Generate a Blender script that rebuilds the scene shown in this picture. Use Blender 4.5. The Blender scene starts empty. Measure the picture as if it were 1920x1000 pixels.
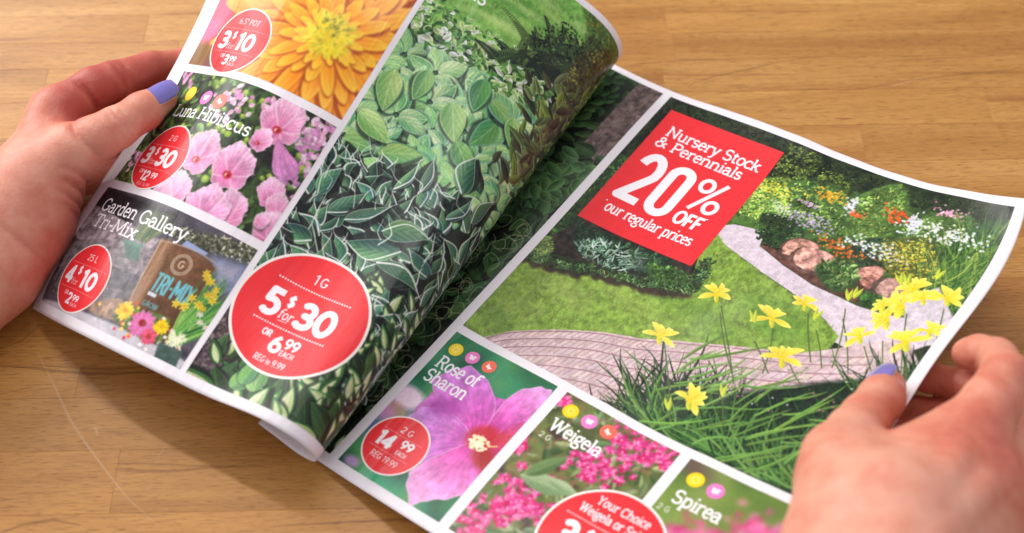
import bpy, math, random
import numpy as np
from mathutils import Vector, Matrix
MM = 0.001
sc = bpy.context.scene
COL = sc.collection
PI = math.pi

# ---------------------------------------------------------------- camera, light, exposure
cd = bpy.data.cameras.new('camera')
cam = bpy.data.objects.new('camera', cd); COL.objects.link(cam)
cd.sensor_width = 36.0; cd.lens = 43.37
PITCH = math.radians(55.43)
cam.location = (0, -0.3407, 0.4944)
cam.rotation_euler = (math.pi/2 - PITCH, 0, 0)
cd.clip_start = 0.01; cd.clip_end = 50
cd.dof.use_dof = True
cd.dof.focus_distance = 0.59
cd.dof.aperture_fstop = 5.6
sc.camera = cam

w = bpy.data.worlds.new('World'); sc.world = w; w.use_nodes = True
wn = w.node_tree.nodes; wl = w.node_tree.links
bg = wn['Background']
bg.inputs['Color'].default_value = (0.95, 0.90, 1.0, 1); bg.inputs['Strength'].default_value = 0.50

def area(name, loc, target, sx, sy, power, colour):
    l = bpy.data.lights.new(name, 'AREA'); l.shape = 'RECTANGLE'; l.size = sx; l.size_y = sy
    l.energy = power; l.color = colour
    o = bpy.data.objects.new(name, l); COL.objects.link(o)
    o.location = loc
    o.rotation_euler = (Vector(target) - Vector(loc)).to_track_quat('-Z', 'Y').to_euler()
    return o
area('window_light', (-1.5, 1.15, 1.0), (0, 0, 0), 1.8, 1.1, 46, (1.0, 0.97, 0.95))
# a long tube on the ceiling: its reflection is the broken streak down the turned page
tube = area('ceiling_tube', (-0.13, 0.93, 2.0), (0, 0, 0), 2.0, 0.08, 21, (1.0, 0.97, 0.93))
tx = Vector((-1.7, .95, 0)).normalized(); tz = (Vector(tube.location)).normalized(); ty = tz.cross(tx).normalized(); tx = ty.cross(tz)
tube.rotation_euler = Matrix((tx, ty, tz)).transposed().to_euler()

sc.view_settings.view_transform = 'Standard'; sc.view_settings.look = 'None'
sc.view_settings.exposure = 0.0; sc.view_settings.gamma = 1.0
sc.cycles.max_bounces = 8; sc.cycles.use_denoising = True

# ---------------------------------------------------------------- object helpers
def empty(name, loc=(0, 0, 0), label=None, cat=None, group=None, kind=None):
    o = bpy.data.objects.new(name, None); COL.objects.link(o); o.location = loc
    o.empty_display_size = .01
    tag(o, label, cat, group, kind); return o
def tag(o, label=None, cat=None, group=None, kind=None):
    if label: o['label'] = label
    if cat: o['category'] = cat
    if group: o['group'] = group
    if kind: o['kind'] = kind
def mesh_obj(name, verts, faces, mat, parent=None, smooth=True, uv=None):
    me = bpy.data.meshes.new(name)
    me.from_pydata([tuple(v) for v in verts], [], [tuple(f) for f in faces])
    if uv is not None:
        ul = me.uv_layers.new(name='UVMap')
        idx = np.empty(len(me.loops), dtype=np.int32); me.loops.foreach_get('vertex_index', idx)
        ul.data.foreach_set('uv', np.asarray(uv, dtype=np.float32)[idx].ravel())
    if mat: me.materials.append(mat)
    if smooth: me.polygons.foreach_set('use_smooth', [True]*len(me.polygons))
    me.update()
    o = bpy.data.objects.new(name, me); COL.objects.link(o)
    if parent: o.parent = parent; 
    return o
def new_mat(name):
    m = bpy.data.materials.new(name); m.use_nodes = True
    nt = m.node_tree; return m, nt.nodes, nt.links, nt.nodes['Principled BSDF']
def node(ns, typ, **kw):
    n = ns.new(typ)
    for k, v in kw.items():
        if k in n.inputs.keys(): n.inputs[k].default_value = v
        else: setattr(n, k, v)
    return n
def ramp(ns, stops):
    r = ns.new('ShaderNodeValToRGB'); e = r.color_ramp.elements
    while len(e) > 1: e.remove(e[-1])
    e[0].position = stops[0][0]; e[0].color = (*stops[0][1], 1)
    for p, c in stops[1:]:
        x = e.new(p); x.color = (*c, 1)
    return r
def s2l(c):
    return tuple((x/12.92 if x <= .04045 else ((x+.055)/1.055)**2.4) for x in [v/255 for v in c])

# ---------------------------------------------------------------- butcher block table
def wood_material():
    m, ns, ln, b = new_mat('maple_wood')
    tc = node(ns, 'ShaderNodeTexCoord'); oi = node(ns, 'ShaderNodeObjectInfo')
    off = node(ns, 'ShaderNodeVectorMath', operation='SCALE'); off.inputs[0].default_value = (7.3, 3.1, 5.7)
    ln.new(oi.outputs['Random'], off.inputs['Scale'])
    add = node(ns, 'ShaderNodeVectorMath', operation='ADD')
    ln.new(tc.outputs['Object'], add.inputs[0]); ln.new(off.outputs[0], add.inputs[1])
    def mapped(sx, sy, sz):
        mp = node(ns, 'ShaderNodeMapping'); mp.inputs['Scale'].default_value = (sx, sy, sz)
        ln.new(add.outputs[0], mp.inputs['Vector']); return mp.outputs[0]
    def noise(vec, scale, detail, rough, dist=0):
        n = node(ns, 'ShaderNodeTexNoise'); n.inputs['Scale'].default_value = scale
        n.inputs['Detail'].default_value = detail; n.inputs['Roughness'].default_value = rough
        n.inputs['Distortion'].default_value = dist
        ln.new(vec, n.inputs['Vector']); return n.outputs['Fac']
    broad = noise(mapped(4, 34, 30), 1.0, 4, .55, .6)
    fine = noise(mapped(40, 900, 300), 1.0, 5, .7)
    pore = noise(mapped(160, 2200, 700), 1.0, 2, .5)
    blotch = noise(mapped(9, 22, 20), 1.0, 3, .5)
    r1 = ramp(ns, [(.25, s2l((164, 110, 48))), (.42, s2l((189, 135, 65))), (.55, s2l((202, 149, 77))), (.75, s2l((214, 164, 93)))])
    ln.new(broad, r1.inputs[0])
    mx = node(ns, 'ShaderNodeMix', data_type='RGBA', blend_type='MULTIPLY'); mx.inputs[0].default_value = .75
    r2 = ramp(ns, [(.3, (.66, .6, .54)), (.5, (.9, .88, .86)), (.7, (1, 1, 1))])
    ln.new(fine, r2.inputs[0]); ln.new(r1.outputs[0], mx.inputs[6]); ln.new(r2.outputs[0], mx.inputs[7])
    mx2 = node(ns, 'ShaderNodeMix', data_type='RGBA', blend_type='MULTIPLY'); mx2.inputs[0].default_value = .7
    r3 = ramp(ns, [(.34, (.5, .42, .36)), (.44, (1, 1, 1))])
    ln.new(pore, r3.inputs[0]); ln.new(mx.outputs[2], mx2.inputs[6]); ln.new(r3.outputs[0], mx2.inputs[7])
    # tone of each stave
    mx3 = node(ns, 'ShaderNodeMix', data_type='RGBA', blend_type='MULTIPLY'); mx3.inputs[0].default_value = 1
    r4 = ramp(ns, [(0, (.82, .77, .70)), (.3, (.93, .90, .85)), (.6, (1.0, .99, .97)), (1, (.94, .88, .80))])
    ln.new(oi.outputs['Random'], r4.inputs[0]); ln.new(mx2.outputs[2], mx3.inputs[6]); ln.new(r4.outputs[0], mx3.inputs[7])
    # dark mineral streaks
    st = noise(mapped(2.2, 60, 40), 1.0, 3, .6, 1.2)
    r5 = ramp(ns, [(.655, (1, 1, 1)), (.70, (.58, .46, .36)), (.73, (1, 1, 1))])
    ln.new(st, r5.inputs[0])
    mx4 = node(ns, 'ShaderNodeMix', data_type='RGBA', blend_type='MULTIPLY'); mx4.inputs[0].default_value = .8
    ln.new(mx3.outputs[2], mx4.inputs[6]); ln.new(r5.outputs[0], mx4.inputs[7])
    ln.new(mx4.outputs[2], b.inputs['Base Color'])
    rr = node(ns, 'ShaderNodeMapRange'); rr.inputs['To Min'].default_value = .34; rr.inputs['To Max'].default_value = .55
    ln.new(blotch, rr.inputs['Value']); ln.new(rr.outputs[0], b.inputs['Roughness'])
    bp = node(ns, 'ShaderNodeBump'); bp.inputs['Strength'].default_value = .25; bp.inputs['Distance'].default_value = .0003
    ln.new(fine, bp.inputs['Height']); ln.new(bp.outputs[0], b.inputs['Normal'])
    b.inputs['Specular IOR Level'].default_value = .42
    return m
WOOD = wood_material()
table = empty('table', (0, 0, 0), 'butcher block table top of honey coloured wooden staves under the open flyer', 'table')
rng = random.Random(11)
GRAIN = .022
def stave(x0, x1, y0, y1):
    g, c, h = .00002, .00008, .03
    X0, X1, Y0, Y1 = x0+g, x1-g, y0+g, y1-g
    cx, cy = (X0+X1)/2, (Y0+Y1)/2
    hx, hy = (X1-X0)/2, (Y1-Y0)/2
    v = []
    for z, i in ((-h, 0), (-c, 0), (0, c)):
        for sx, sy in ((-1, -1), (1, -1), (1, 1), (-1, 1)): v.append((sx*(hx-i), sy*(hy-i), z))
    f = [(3, 2, 1, 0), (8, 9, 10, 11)]
    for k in (0, 4):
        for i in range(4):
            j = (i+1) % 4; f.append((k+i, k+j, k+4+j, k+4+i))
    o = mesh_obj('stave', v, f, WOOD, table, smooth=False)
    # rotated as one block so that the grain runs a touch off the picture's level
    ca, sa = math.cos(GRAIN), math.sin(GRAIN)
    o.location = (cx*ca-cy*sa, cx*sa+cy*ca, 0); o.rotation_euler = (0, 0, GRAIN)
rows = [.420, .394, .369, .345, .320, .296, .272, .248, .224, .200, .1775, .1565, .1365, .112, .087, .062, .037, .012, -.012, -.035, -.0515, -.068, -.0945, -.1245, -.149, -.174, -.199, -.224, -.250, -.275]
ends = {(.1365): [-.2505, .085], (.112): [.257], (.1775): [.0905], (.1565): [.093], (-.0945): [-.175], (-.0515): [-.2], (.087): [-.06], (.062): [.1], (-.068): [.02]}
for a, b_ in zip(rows[:-1], rows[1:]):
    xs = sorted(ends.get(a, [rng.uniform(-.3, .3)]))
    xs = [-.62] + ([xs[0]-rng.uniform(.25, .3)] if xs[0] > -.2 else []) + xs + ([xs[-1]+rng.uniform(.22, .3)] if xs[-1] < .2 else []) + [.62]
    for p, q in zip(xs[:-1], xs[1:]):
        if q-p > .04: stave(p, q, b_, a)
# fine pale scratches in the varnish
def scratch_material():
    m, ns, ln, b = new_mat('scratched_varnish')
    b.inputs['Base Color'].default_value = (*s2l((242, 206, 160)), 1); b.inputs['Roughness'].default_value = .6
    b.inputs['Alpha'].default_value = .55
    n = node(ns, 'ShaderNodeTexNoise'); n.inputs['Scale'].default_value = 420
    r = ramp(ns, [(.4, (.05, .05, .05)), (.62, (.6, .6, .6))]); ln.new(n.outputs[0], r.inputs[0]); ln.new(r.outputs[0], b.inputs['Alpha'])
    return m
SCR = scratch_material()
def scratch(pts, wd):
    v = []; f = []
    n = len(pts)
    for i, p in enumerate(pts):
        a = Vector(pts[max(i-1, 0)]); c = Vector(pts[min(i+1, n-1)]); d = (c-a).normalized(); nn = Vector((-d.y, d.x))
        k = wd*(.25+.75*math.sin(PI*(i+.5)/n))
        v += [(p[0]+nn.x*k, p[1]+nn.y*k, .00004), (p[0]-nn.x*k, p[1]-nn.y*k, .00004)]
        if i: f.append((2*i-2, 2*i-1, 2*i+1, 2*i))
    mesh_obj('scratch', [tuple(c_*1 for c_ in q) for q in v], f, SCR, table, smooth=False)

def streak_material():
    m, ns, ln, b = new_mat('dark_grain'); b.inputs['Base Color'].default_value = (*s2l((122, 78, 42)), 1); b.inputs['Roughness'].default_value = .5
    n = node(ns, 'ShaderNodeTexNoise'); n.inputs['Scale'].default_value = 120
    r = ramp(ns, [(.38, (.05, .05, .05)), (.68, (.5, .5, .5))]); ln.new(n.outputs[0], r.inputs[0]); ln.new(r.outputs[0], b.inputs['Alpha']); return m
STREAK = streak_material()
def line_on_wood(name, pts, wd, mat):
    k = len(pts); v = []; f = []
    for i, p in enumerate(pts):
        a = Vector(pts[max(i-1, 0)][:2]); c = Vector(pts[min(i+1, k-1)][:2]); d = (c-a).normalized(); n_ = Vector((-d.y, d.x)); q = wd*(.2+.8*math.sin(PI*(i+.5)/k))*rng.uniform(.7, 1.3)
        v += [((p[0]+n_.x*q)*MM, (p[1]+n_.y*q)*MM, .00004), ((p[0]-n_.x*q)*MM, (p[1]-n_.y*q)*MM, .00004)]
        if i: f.append((2*i-2, 2*i-1, 2*i+1, 2*i))
    mesh_obj(name, v, f, mat, table, smooth=False)
for pts_, w_ in (([(-236.1,-55.6,0.0), (-221.1,-56.7,0.0), (-205.9,-58.9,0.0), (-186.1,-60.1,0.0), (-164.3,-58.7,0.0)], .9), ([(-221.5,-55.0,0.0), (-203.9,-56.7,0.0), (-186.6,-57.5,0.0), (-162.2,-56.1,0.0)], .4), ([(-216.9,-137.2,0.0), (-208.7,-133.6,0.0), (-195.6,-131.2,0.0), (-183.7,-133.6,0.0)], .7),
        ([(95.2,117.3,-0.0), (98.3,120.8,0.0), (110.4,125.9,0.0), (128.3,130.7,0.0), (146.5,136.3,0.0), (164.6,140.3,0.0)], .55), ([(58.4,132.7,0.0), (76.2,135.9,0.0), (99.8,137.9,0.0), (120.3,137.9,0.0)], .45), ([(172.6,114.6,0.0), (190.2,116.9,0.0), (214.3,122.4,0.0), (244.2,127.1,0.0), (274.0,130.3,0.0)], .35), ([(171.5,95.5,0.0), (175.4,95.2,0.0), (179.9,95.2,0.0)], .7),
        ([(199.0,135.1,0.0), (217.2,138.3,0.0), (246.9,139.9,0.0), (273.7,141.5,0.0)], .3), ([(-238.2,-46.7,0.0), (-229.3,-42.4,0.0), (-222.4,-33.6,0.0)], .35)):
    line_on_wood('grain_streak', pts_, w_, STREAK)
for pts_, w_ in (([(-220.5,-48.1,0.0), (-209.5,-65.1,0.0), (-198.6,-82.8,0.0), (-189.1,-94.7,0.0), (-177.0,-108.9,0.0), (-165.5,-121.4,0.0), (-149.5,-134.8,0.0)], .5), ([(131.9,137.1,0.0), (135.4,129.1,0.0), (138.9,121.2,0.0)], .25), ([(144.9,100.1,0.0), (145.5,95.5,0.0)], .3), ([(-156.7,-105.1,0.0), (-154.2,-98.6,0.0), (-151.8,-94.2,0.0)], .2),
        ([(152.8,117.3,-0.0), (156.0,119.3,0.0), (159.1,116.9,0.0)], .3), ([(199.6,121.2,0.0), (206.4,118.5,0.0), (214.1,121.2,0.0), (232.8,127.9,0.0)], .22), ([(-185.9,-86.8,0.0), (-184.6,-90.8,0.0)], .9)):
    line_on_wood('scratch', pts_, w_, SCR)

# ---------------------------------------------------------------- the open flyer
PW, PH = 234.1, 276.0        # one page in mm
NET_RIGHT = [[(55.9,134.1,0.8),(37.6,110.1,3.0),(1.6,61.5,0.8),(-54.3,-11.3,2.5),(-92.0,-60.5,0.9),(-110.5,-85.9,0.8)],
 [(68.3,124.8,0.9),(50.2,100.8,4.0),(14.0,52.2,0.8),(-42.0,-20.8,1.3),(-79.4,-69.9,0.8),(-98.0,-95.0,1.5)],
 [(93.7,106.3,2.8),(74.9,81.9,4.4),(39.3,33.6,1.7),(-17.2,-40.0,0.8),(-54.1,-88.7,2.6),(-72.9,-113.6,3.3)],
 [(129.3,78.7,17.6),(113.1,54.1,7.7),(74.8,5.6,12.1),(19.8,-67.3,11.3),(-18.3,-115.6,17.5),(-37.0,-140.8,15.8)],
 [(167.2,50.6,20.9),(148.9,26.2,20.0),(110.3,-20.9,29.5),(57.8,-96.6,10.1),(18.1,-143.6,25.8),(-0.0,-168.9,23.1)],
 [(203.1,23.1,32.0),(184.3,-0.9,33.5),(150.0,-50.4,22.4),(92.6,-123.3,29.0),(54.1,-170.0,39.4),(35.1,-195.1,40.1)],
 [(225.5,5.7,47.5),(210.5,-19.9,35.7),(171.5,-68.1,41.4),(116.5,-140.3,38.4),(78.9,-189.4,42.9),(59.3,-213.3,47.7)],
 [(229.8,-3.8,59.1),(224.8,-28.4,41.1),(177.8,-74.4,54.4),(129.3,-148.8,45.3),(91.1,-199.3,43.4),(71.4,-222.2,51.7)]]
NET_LEFT = [[(55.3,131.8,4.4),(36.7,107.7,3.1),(-0.2,59.4,2.6),(-56.0,-13.4,3.6),(-93.9,-62.0,3.8),(-113.0,-86.8,3.0)],
 [(57.3,130.1,7.3),(39.7,105.4,4.8),(3.0,57.0,2.2),(-53.1,-15.7,2.3),(-90.8,-64.5,3.5),(-110.0,-89.2,3.1)],
 [(59.7,127.7,14.7),(44.4,101.7,11.2),(9.8,52.0,4.9),(-46.8,-20.6,1.6),(-84.8,-69.1,1.8),(-103.8,-93.9,3.6)],
 [(57.7,127.4,26.6),(44.3,100.3,23.7),(14.9,47.5,16.5),(-37.5,-27.8,6.5),(-75.3,-76.4,3.0),(-94.5,-101.1,2.2)],
 [(51.4,129.6,36.5),(38.6,102.2,34.2),(12.9,47.3,29.5),(-32.3,-32.5,17.7),(-67.2,-82.9,10.1),(-85.5,-108.1,7.0)],
 [(42.9,132.9,43.9),(30.2,105.5,41.8),(6.0,49.8,39.3),(-34.2,-33.0,30.6),(-65.1,-85.9,22.3),(-81.7,-112.2,18.3)],
 [(33.4,136.9,49.6),(20.9,109.3,48.1),(-1.5,52.7,47.5),(-43.1,-29.3,38.6),(-70.7,-84.1,33.8),(-85.9,-111.2,30.1)],
 [(23.9,140.7,56.7),(13.1,112.3,57.4),(-12.0,56.9,54.3),(-54.5,-23.7,40.0),(-82.2,-78.4,38.1),(-96.1,-106.5,36.7)],
 [(12.7,145.2,66.7),(1.1,117.1,66.4),(-26.3,63.0,59.1),(-68.1,-15.8,37.9),(-95.9,-71.7,32.2),(-110.1,-99.2,38.0)],
 [(-5.9,152.8,78.8),(-19.1,125.5,75.7),(-46.8,73.1,63.6),(-89.4,-5.5,40.1),(-116.9,-60.9,35.2),(-130.8,-89.2,32.5)],
 [(-35.6,165.9,90.4),(-48.5,138.5,88.7),(-75.1,83.7,81.1),(-117.7,5.3,58.3),(-147.7,-47.2,45.3),(-161.9,-73.6,35.5)],
 [(-73.8,183.4,99.8),(-87.0,156.4,96.3),(-115.3,104.4,79.9),(-158.0,27.8,57.0),(-184.9,-25.3,37.6),(-198.2,-51.3,26.2)],
 [(-102.0,197.4,100.4),(-116.0,170.8,95.7),(-137.9,122.6,62.9),(-172.7,44.1,31.0),(-210.0,-8.2,27.3),(-218.6,-33.6,9.8)],
 [(-115.5,204.9,98.3),(-129.6,178.4,93.4),(-150.1,130.4,58.3),(-187.0,52.0,29.1),(-218.5,0.4,16.3),(-227.7,-24.8,1.6)]]

def knots(inner): return np.array([inner[0]]*3 + list(inner) + [inner[-1]]*3, float)
K_V = knots([0, .33, .66, 1.0]); K_R = knots([0, .2, .4, .6, .8, 1.0])
K_L = knots([0, .05, .1, .15, .2, .25, .3, .36, .45, .6, .8, 1.0])
def basis(t, kn, p=3):
    t = np.clip(np.atleast_1d(t).astype(float), kn[p], kn[len(kn)-p-1]-1e-9)
    B = np.zeros((len(t), len(kn)-1))
    for i in range(len(kn)-1): B[:, i] = (t >= kn[i]) & (t < kn[i+1])
    for k in range(1, p+1):
        N = np.zeros((len(t), len(kn)-1-k))
        for i in range(len(kn)-1-k):
            a = kn[i+k]-kn[i]; b = kn[i+k+1]-kn[i+1]
            if a > 0: N[:, i] += (t-kn[i])/a*B[:, i]
            if b > 0: N[:, i] += (kn[i+k+1]-t)/b*B[:, i+1]
        B = N
    return B
class Sheet:
    """A bent sheet of paper. X runs in reading direction, Y down the page, both in mm."""
    def __init__(s, net, ku, flip, thumb): s.net = np.array(net, float); s.ku = ku; s.flip = flip; s.thumb = thumb
    def raw(s, X, Y):
        u = (PW-X)/PW if s.flip else X/PW
        P = np.einsum('pi,pj,ijk->pk', basis(u, s.ku), basis(Y/PH, K_V), s.net)
        # slight cockle of handled paper, fading out at the fold; a dip where each thumb presses
        f = np.clip(u*3-.45, 0, 1)
        P[:, 2] += f*(.32*np.sin(X*.11+Y*.05+1)*np.sin(Y*.043+X*.021)+.14*np.sin(X*.23-Y*.11)*np.sin(Y*.13+2))
        tx, ty = s.thumb; P[:, 2] -= 1.6*np.exp(-((X-tx)/9)**2-((Y-ty)/11)**2)
        return P
    def at(s, X, Y, lift=0.0):
        X = np.asarray(X, float).ravel(); Y = np.asarray(Y, float).ravel()
        P = s.raw(X, Y)
        if lift:
            e = .4
            Xa, Xb = np.clip(X-e, 0, PW), np.clip(X+e, 0, PW); Ya, Yb = np.clip(Y-e, 0, PH), np.clip(Y+e, 0, PH)
            n = np.cross(s.raw(X, Ya)-s.raw(X, Yb), s.raw(Xb, Y)-s.raw(Xa, Y)); n = -n
            n /= np.maximum(np.linalg.norm(n, axis=1), 1e-9)[:, None]
            P = P + n*lift
        return P*MM
SHEET_L = Sheet(NET_LEFT, K_L, True, (6.0,156.7)); SHEET_R = Sheet(NET_RIGHT, K_R, False, (222.2,118.5))
def grid_patch(name, sheet, x0, y0, x1, y1, lift, mat, parent, step=3.0):
    nx = max(2, int(round(abs(x1-x0)/step))+1); ny = max(2, int(round(abs(y1-y0)/step))+1)
    gx, gy = np.meshgrid(np.linspace(x0, x1, nx), np.linspace(y0, y1, ny))
    P = sheet.at(gx, gy, lift); f = []
    for j in range(ny-1):
        for i in range(nx-1):
            a = j*nx+i; f.append((a, a+nx, a+nx+1, a+1))
    return mesh_obj(name, P, f, mat, parent, uv=np.stack([gx.ravel()/PW, 1-gy.ravel()/PH], 1))
def disc_patch(name, sheet, cx, cy, r, lift, mat, parent, rings=6, seg=48):
    X = [cx]; Y = [cy]
    for k in range(1, rings+1):
        for i in range(seg):
            a = 2*PI*i/seg; X.append(cx+r*k/rings*math.cos(a)); Y.append(cy+r*k/rings*math.sin(a))
    X = np.array(X); Y = np.array(Y)
    ok = True
    f = [(0, 1+(i+1) % seg, 1+i) for i in range(seg)]
    for k in range(rings-1):
        for i in range(seg):
            a = 1+k*seg+i; b = 1+k*seg+(i+1) % seg; f.append((a, b, b+seg, a+seg))
    f = [tuple(reversed(q)) for q in f]
    return mesh_obj(name, sheet.at(X, Y, lift), f, mat, parent, uv=np.stack([X/PW, 1-Y/PH], 1))
def paper_material(name, img=None, side=0):
    m, ns, ln, b = new_mat(name)
    tc = node(ns, 'ShaderNodeTexCoord')
    if img is None: b.inputs['Base Color'].default_value = (.84, .80, .82, 1)
    else:
        t = node(ns, 'ShaderNodeTexImage'); t.image = img; t.interpolation = 'Cubic'; t.extension = 'EXTEND'
        ln.new(tc.outputs['UV'], t.inputs['Vector']); ln.new(t.outputs['Color'], b.inputs['Base Color'])
    mp = node(ns, 'ShaderNodeMapping'); mp.inputs['Scale'].default_value = (26, 5, 1)
    ln.new(tc.outputs['UV'], mp.inputs['Vector'])
    n = node(ns, 'ShaderNodeTexNoise'); n.inputs['Scale'].default_value = 1.0; n.inputs['Detail'].default_value = 3
    ln.new(mp.outputs[0], n.inputs['Vector'])
    n2 = node(ns, 'ShaderNodeTexNoise'); n2.inputs['Scale'].default_value = 240; n2.inputs['Detail'].default_value = 2
    ln.new(tc.outputs['UV'], n2.inputs['Vector'])
    bp = node(ns, 'ShaderNodeBump'); bp.inputs['Strength'].default_value = .5; bp.inputs['Distance'].default_value = .0012
    ln.new(n.outputs[0], bp.inputs['Height'])
    bp2 = node(ns, 'ShaderNodeBump'); bp2.inputs['Strength'].default_value = .10; bp2.inputs['Distance'].default_value = .00015
    ln.new(n2.outputs[0], bp2.inputs['Height']); ln.new(bp.outputs[0], bp2.inputs['Normal']); ln.new(bp2.outputs[0], b.inputs['Normal'])
    b.inputs['Roughness'].default_value = .27 if img else .5
    b.inputs['Specular IOR Level'].default_value = .27
    return m

# ---------------------------------------------------------------- the printing: flat ink worked out in page millimetres
RES = 7.0
CW, CH = int(PW*RES), int(PH*RES)
npr = np.random.default_rng(5)
def field(w, h, cell, octaves=3, seed=0, ax=1.0, ay=1.0):
    """smooth noise 0..1 over w x h pixels, features about cell pixels across (stretched by ax, ay)"""
    r = np.random.default_rng(seed); out = np.zeros((h, w), np.float32); amp = 1.0; tot = 0
    for o in range(octaves):
        cx, cy = max(cell*ax/2**o, 1.01), max(cell*ay/2**o, 1.01)
        gx, gy = int(w/cx)+3, int(h/cy)+3
        g = r.random((gy, gx), dtype=np.float32)
        x = np.arange(w)/cx; y = np.arange(h)/cy
        xi = x.astype(int); yi = y.astype(int); fx = (x-xi).astype(np.float32); fy = (y-yi).astype(np.float32)
        fx = fx*fx*(3-2*fx); fy = (fy*fy*(3-2*fy))[:, None]
        rows_ = g[:, xi]*(1-fx)+g[:, xi+1]*fx
        out += amp*(rows_[yi]*(1-fy)+rows_[yi+1]*fy); tot += amp; amp *= .5
    out /= tot; return np.clip((out-.5)*1.7+.5, 0, 1)
def rgb(*c): return np.array(c, np.float32)/255
def gauss(A, r):
    if r < .3: return A
    k = np.arange(-int(3*r)-1, int(3*r)+2); g = np.exp(-k*k/(2*r*r)); g = (g/g.sum()).astype(np.float32)
    for ax in (0, 1):
        B = np.zeros_like(A); n = A.shape[ax]; idx = np.arange(n)
        for kk, wt in zip(k, g): B += wt*np.take(A, np.clip(idx+kk, 0, n-1), axis=ax)
        A = B
    return A
class Canvas:
    def __init__(s):
        s.A = np.empty((CH, CW, 3), np.float32); s.A[:] = rgb(243, 239, 243); s.setclip(0, 0, PW, PH)
        s.gy = ((np.arange(CH)+.5)/RES).astype(np.float32); s.gx = ((np.arange(CW)+.5)/RES).astype(np.float32)
    def setclip(s, x0, y0, x1, y1):
        s.c = [max(0, int(round(x0*RES))), max(0, int(round(y0*RES))), min(CW, int(round(x1*RES))), min(CH, int(round(y1*RES)))]
    def win(s, x0, y0, x1, y1):
        a = max(s.c[0], int(math.floor(x0*RES))); b = max(s.c[1], int(math.floor(y0*RES)))
        c = min(s.c[2], int(math.ceil(x1*RES))+1); d = min(s.c[3], int(math.ceil(y1*RES))+1)
        if c <= a or d <= b: return None
        return (slice(b, d), slice(a, c)), s.gx[None, a:c], s.gy[b:d, None]
    def mix(s, sl, col, al):
        R = s.A[sl]; R += al[..., None]*(col-R)
    def region(s):
        sl = (slice(s.c[1], s.c[3]), slice(s.c[0], s.c[2])); return sl
    def fill(s, cols, cell=6, seed=1, octaves=4, ax=1, ay=1, sharp=1.0):
        """mottled ground running through a list of colours"""
        sl = s.region(); h = sl[0].stop-sl[0].start; w = sl[1].stop-sl[1].start
        n = field(w, h, cell*RES, octaves, seed, ax, ay); n = np.clip((n-.5)*sharp+.5, 0, 1)*(len(cols)-1)
        i = np.minimum(n.astype(int), len(cols)-2); f = (n-i)[..., None]; C = np.array(cols, np.float32)
        s.A[sl] = C[i]*(1-f)+C[i+1]*f
    def speckle(s, amt, cell=.5, seed=3):
        sl = s.region(); h = sl[0].stop-sl[0].start; w = sl[1].stop-sl[1].start
        n = field(w, h, max(cell*RES, 1.2), 2, seed); s.A[sl] *= (1+amt*(n-.5)*2)[..., None]
    def blur(s, r, x0=None, y0=None, x1=None, y1=None):
        sl = s.region() if x0 is None else s.win(x0, y0, x1, y1)[0]
        s.A[sl] = gauss(s.A[sl], r*RES)
    def poly(s, pts, col, soft=.12, col2=None, grad=None, alpha=1.0, tex=0, seed=0):
        P = np.array(pts, np.float32); m = soft*2+.2
        wdw = s.win(P[:, 0].min()-m, P[:, 1].min()-m, P[:, 0].max()+m, P[:, 1].max()+m)
        if wdw is None: return
        sl, X, Y = wdw; X, Y = np.broadcast_arrays(X, Y); d2 = np.full(X.shape, 1e9, np.float32); ins = np.zeros(X.shape, bool)
        for (ax, ay), (bx, by) in zip(P, np.roll(P, -1, 0)):
            ex, ey = bx-ax, by-ay; wx, wy = X-ax, Y-ay
            t = np.clip((wx*ex+wy*ey)/(ex*ex+ey*ey+1e-9), 0, 1)
            d2 = np.minimum(d2, (wx-t*ex)**2+(wy-t*ey)**2)
            c1 = (ay <= Y) != (by <= Y)
            if ey: ins ^= c1 & (X < ax+(Y-ay)*ex/ey)
        d = np.sqrt(d2); d = np.where(ins, d, -d)
        al = np.clip(.5+d/max(soft, .5/RES), 0, 1)*alpha
        if col2 is not None and grad is not None:
            (gx0, gy0), (gx1, gy1) = grad; L2 = (gx1-gx0)**2+(gy1-gy0)**2
            t = np.clip(((X-gx0)*(gx1-gx0)+(Y-gy0)*(gy1-gy0))/L2, 0, 1)[..., None]; c = col+(col2-col)*t
        else: c = np.broadcast_to(col, X.shape+(3,))
        if tex: c = c*(1+tex*(field(X.shape[1], X.shape[0], 2.2*RES, 4, seed)-.5)*2)[..., None]
        s.mix(sl, c, al)
    def leaf(s, x, y, ang, ln, wd, col, col2=None, edge=None, ew=.35, bend=0., p=.8, q=.85, vein=0., soft=.10, mid=None, alpha=1.0, streak=0., tipc=None):
        """one leaf or petal from its base (x, y) along ang (degrees, y down)"""
        m = max(wd, abs(bend))+.5; a = math.radians(ang); ca, sa = math.cos(a), math.sin(a)
        xe, ye = x+ln*ca, y+ln*sa
        wdw = s.win(min(x, xe)-m, min(y, ye)-m, max(x, xe)+m, max(y, ye)+m)
        if wdw is None: return
        sl, X, Y = wdw; dx = X-x; dy = Y-y; u = (dx*ca+dy*sa)/ln; v = dy*ca-dx*sa
        uc = np.clip(u, 0, 1); v = v-bend*4*uc*(1-uc)*.5-bend*uc*uc*.3
        hw = wd/2*np.maximum(np.sin(PI*uc**p), 0)**q
        d = hw-np.abs(v); d = np.where((u < 0) | (u > 1), -1, d)
        al = np.clip(.5+d/max(soft, .5/RES), 0, 1)*alpha
        if al.max() <= 0: return
        side = np.clip(v/(wd*.5)*.9+.5, 0, 1)[..., None]
        c2 = col2 if col2 is not None else col*.72
        c = col+(c2-col)*side
        if tipc is not None: c = c+(tipc-c)*(uc**2)[..., None]
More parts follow.
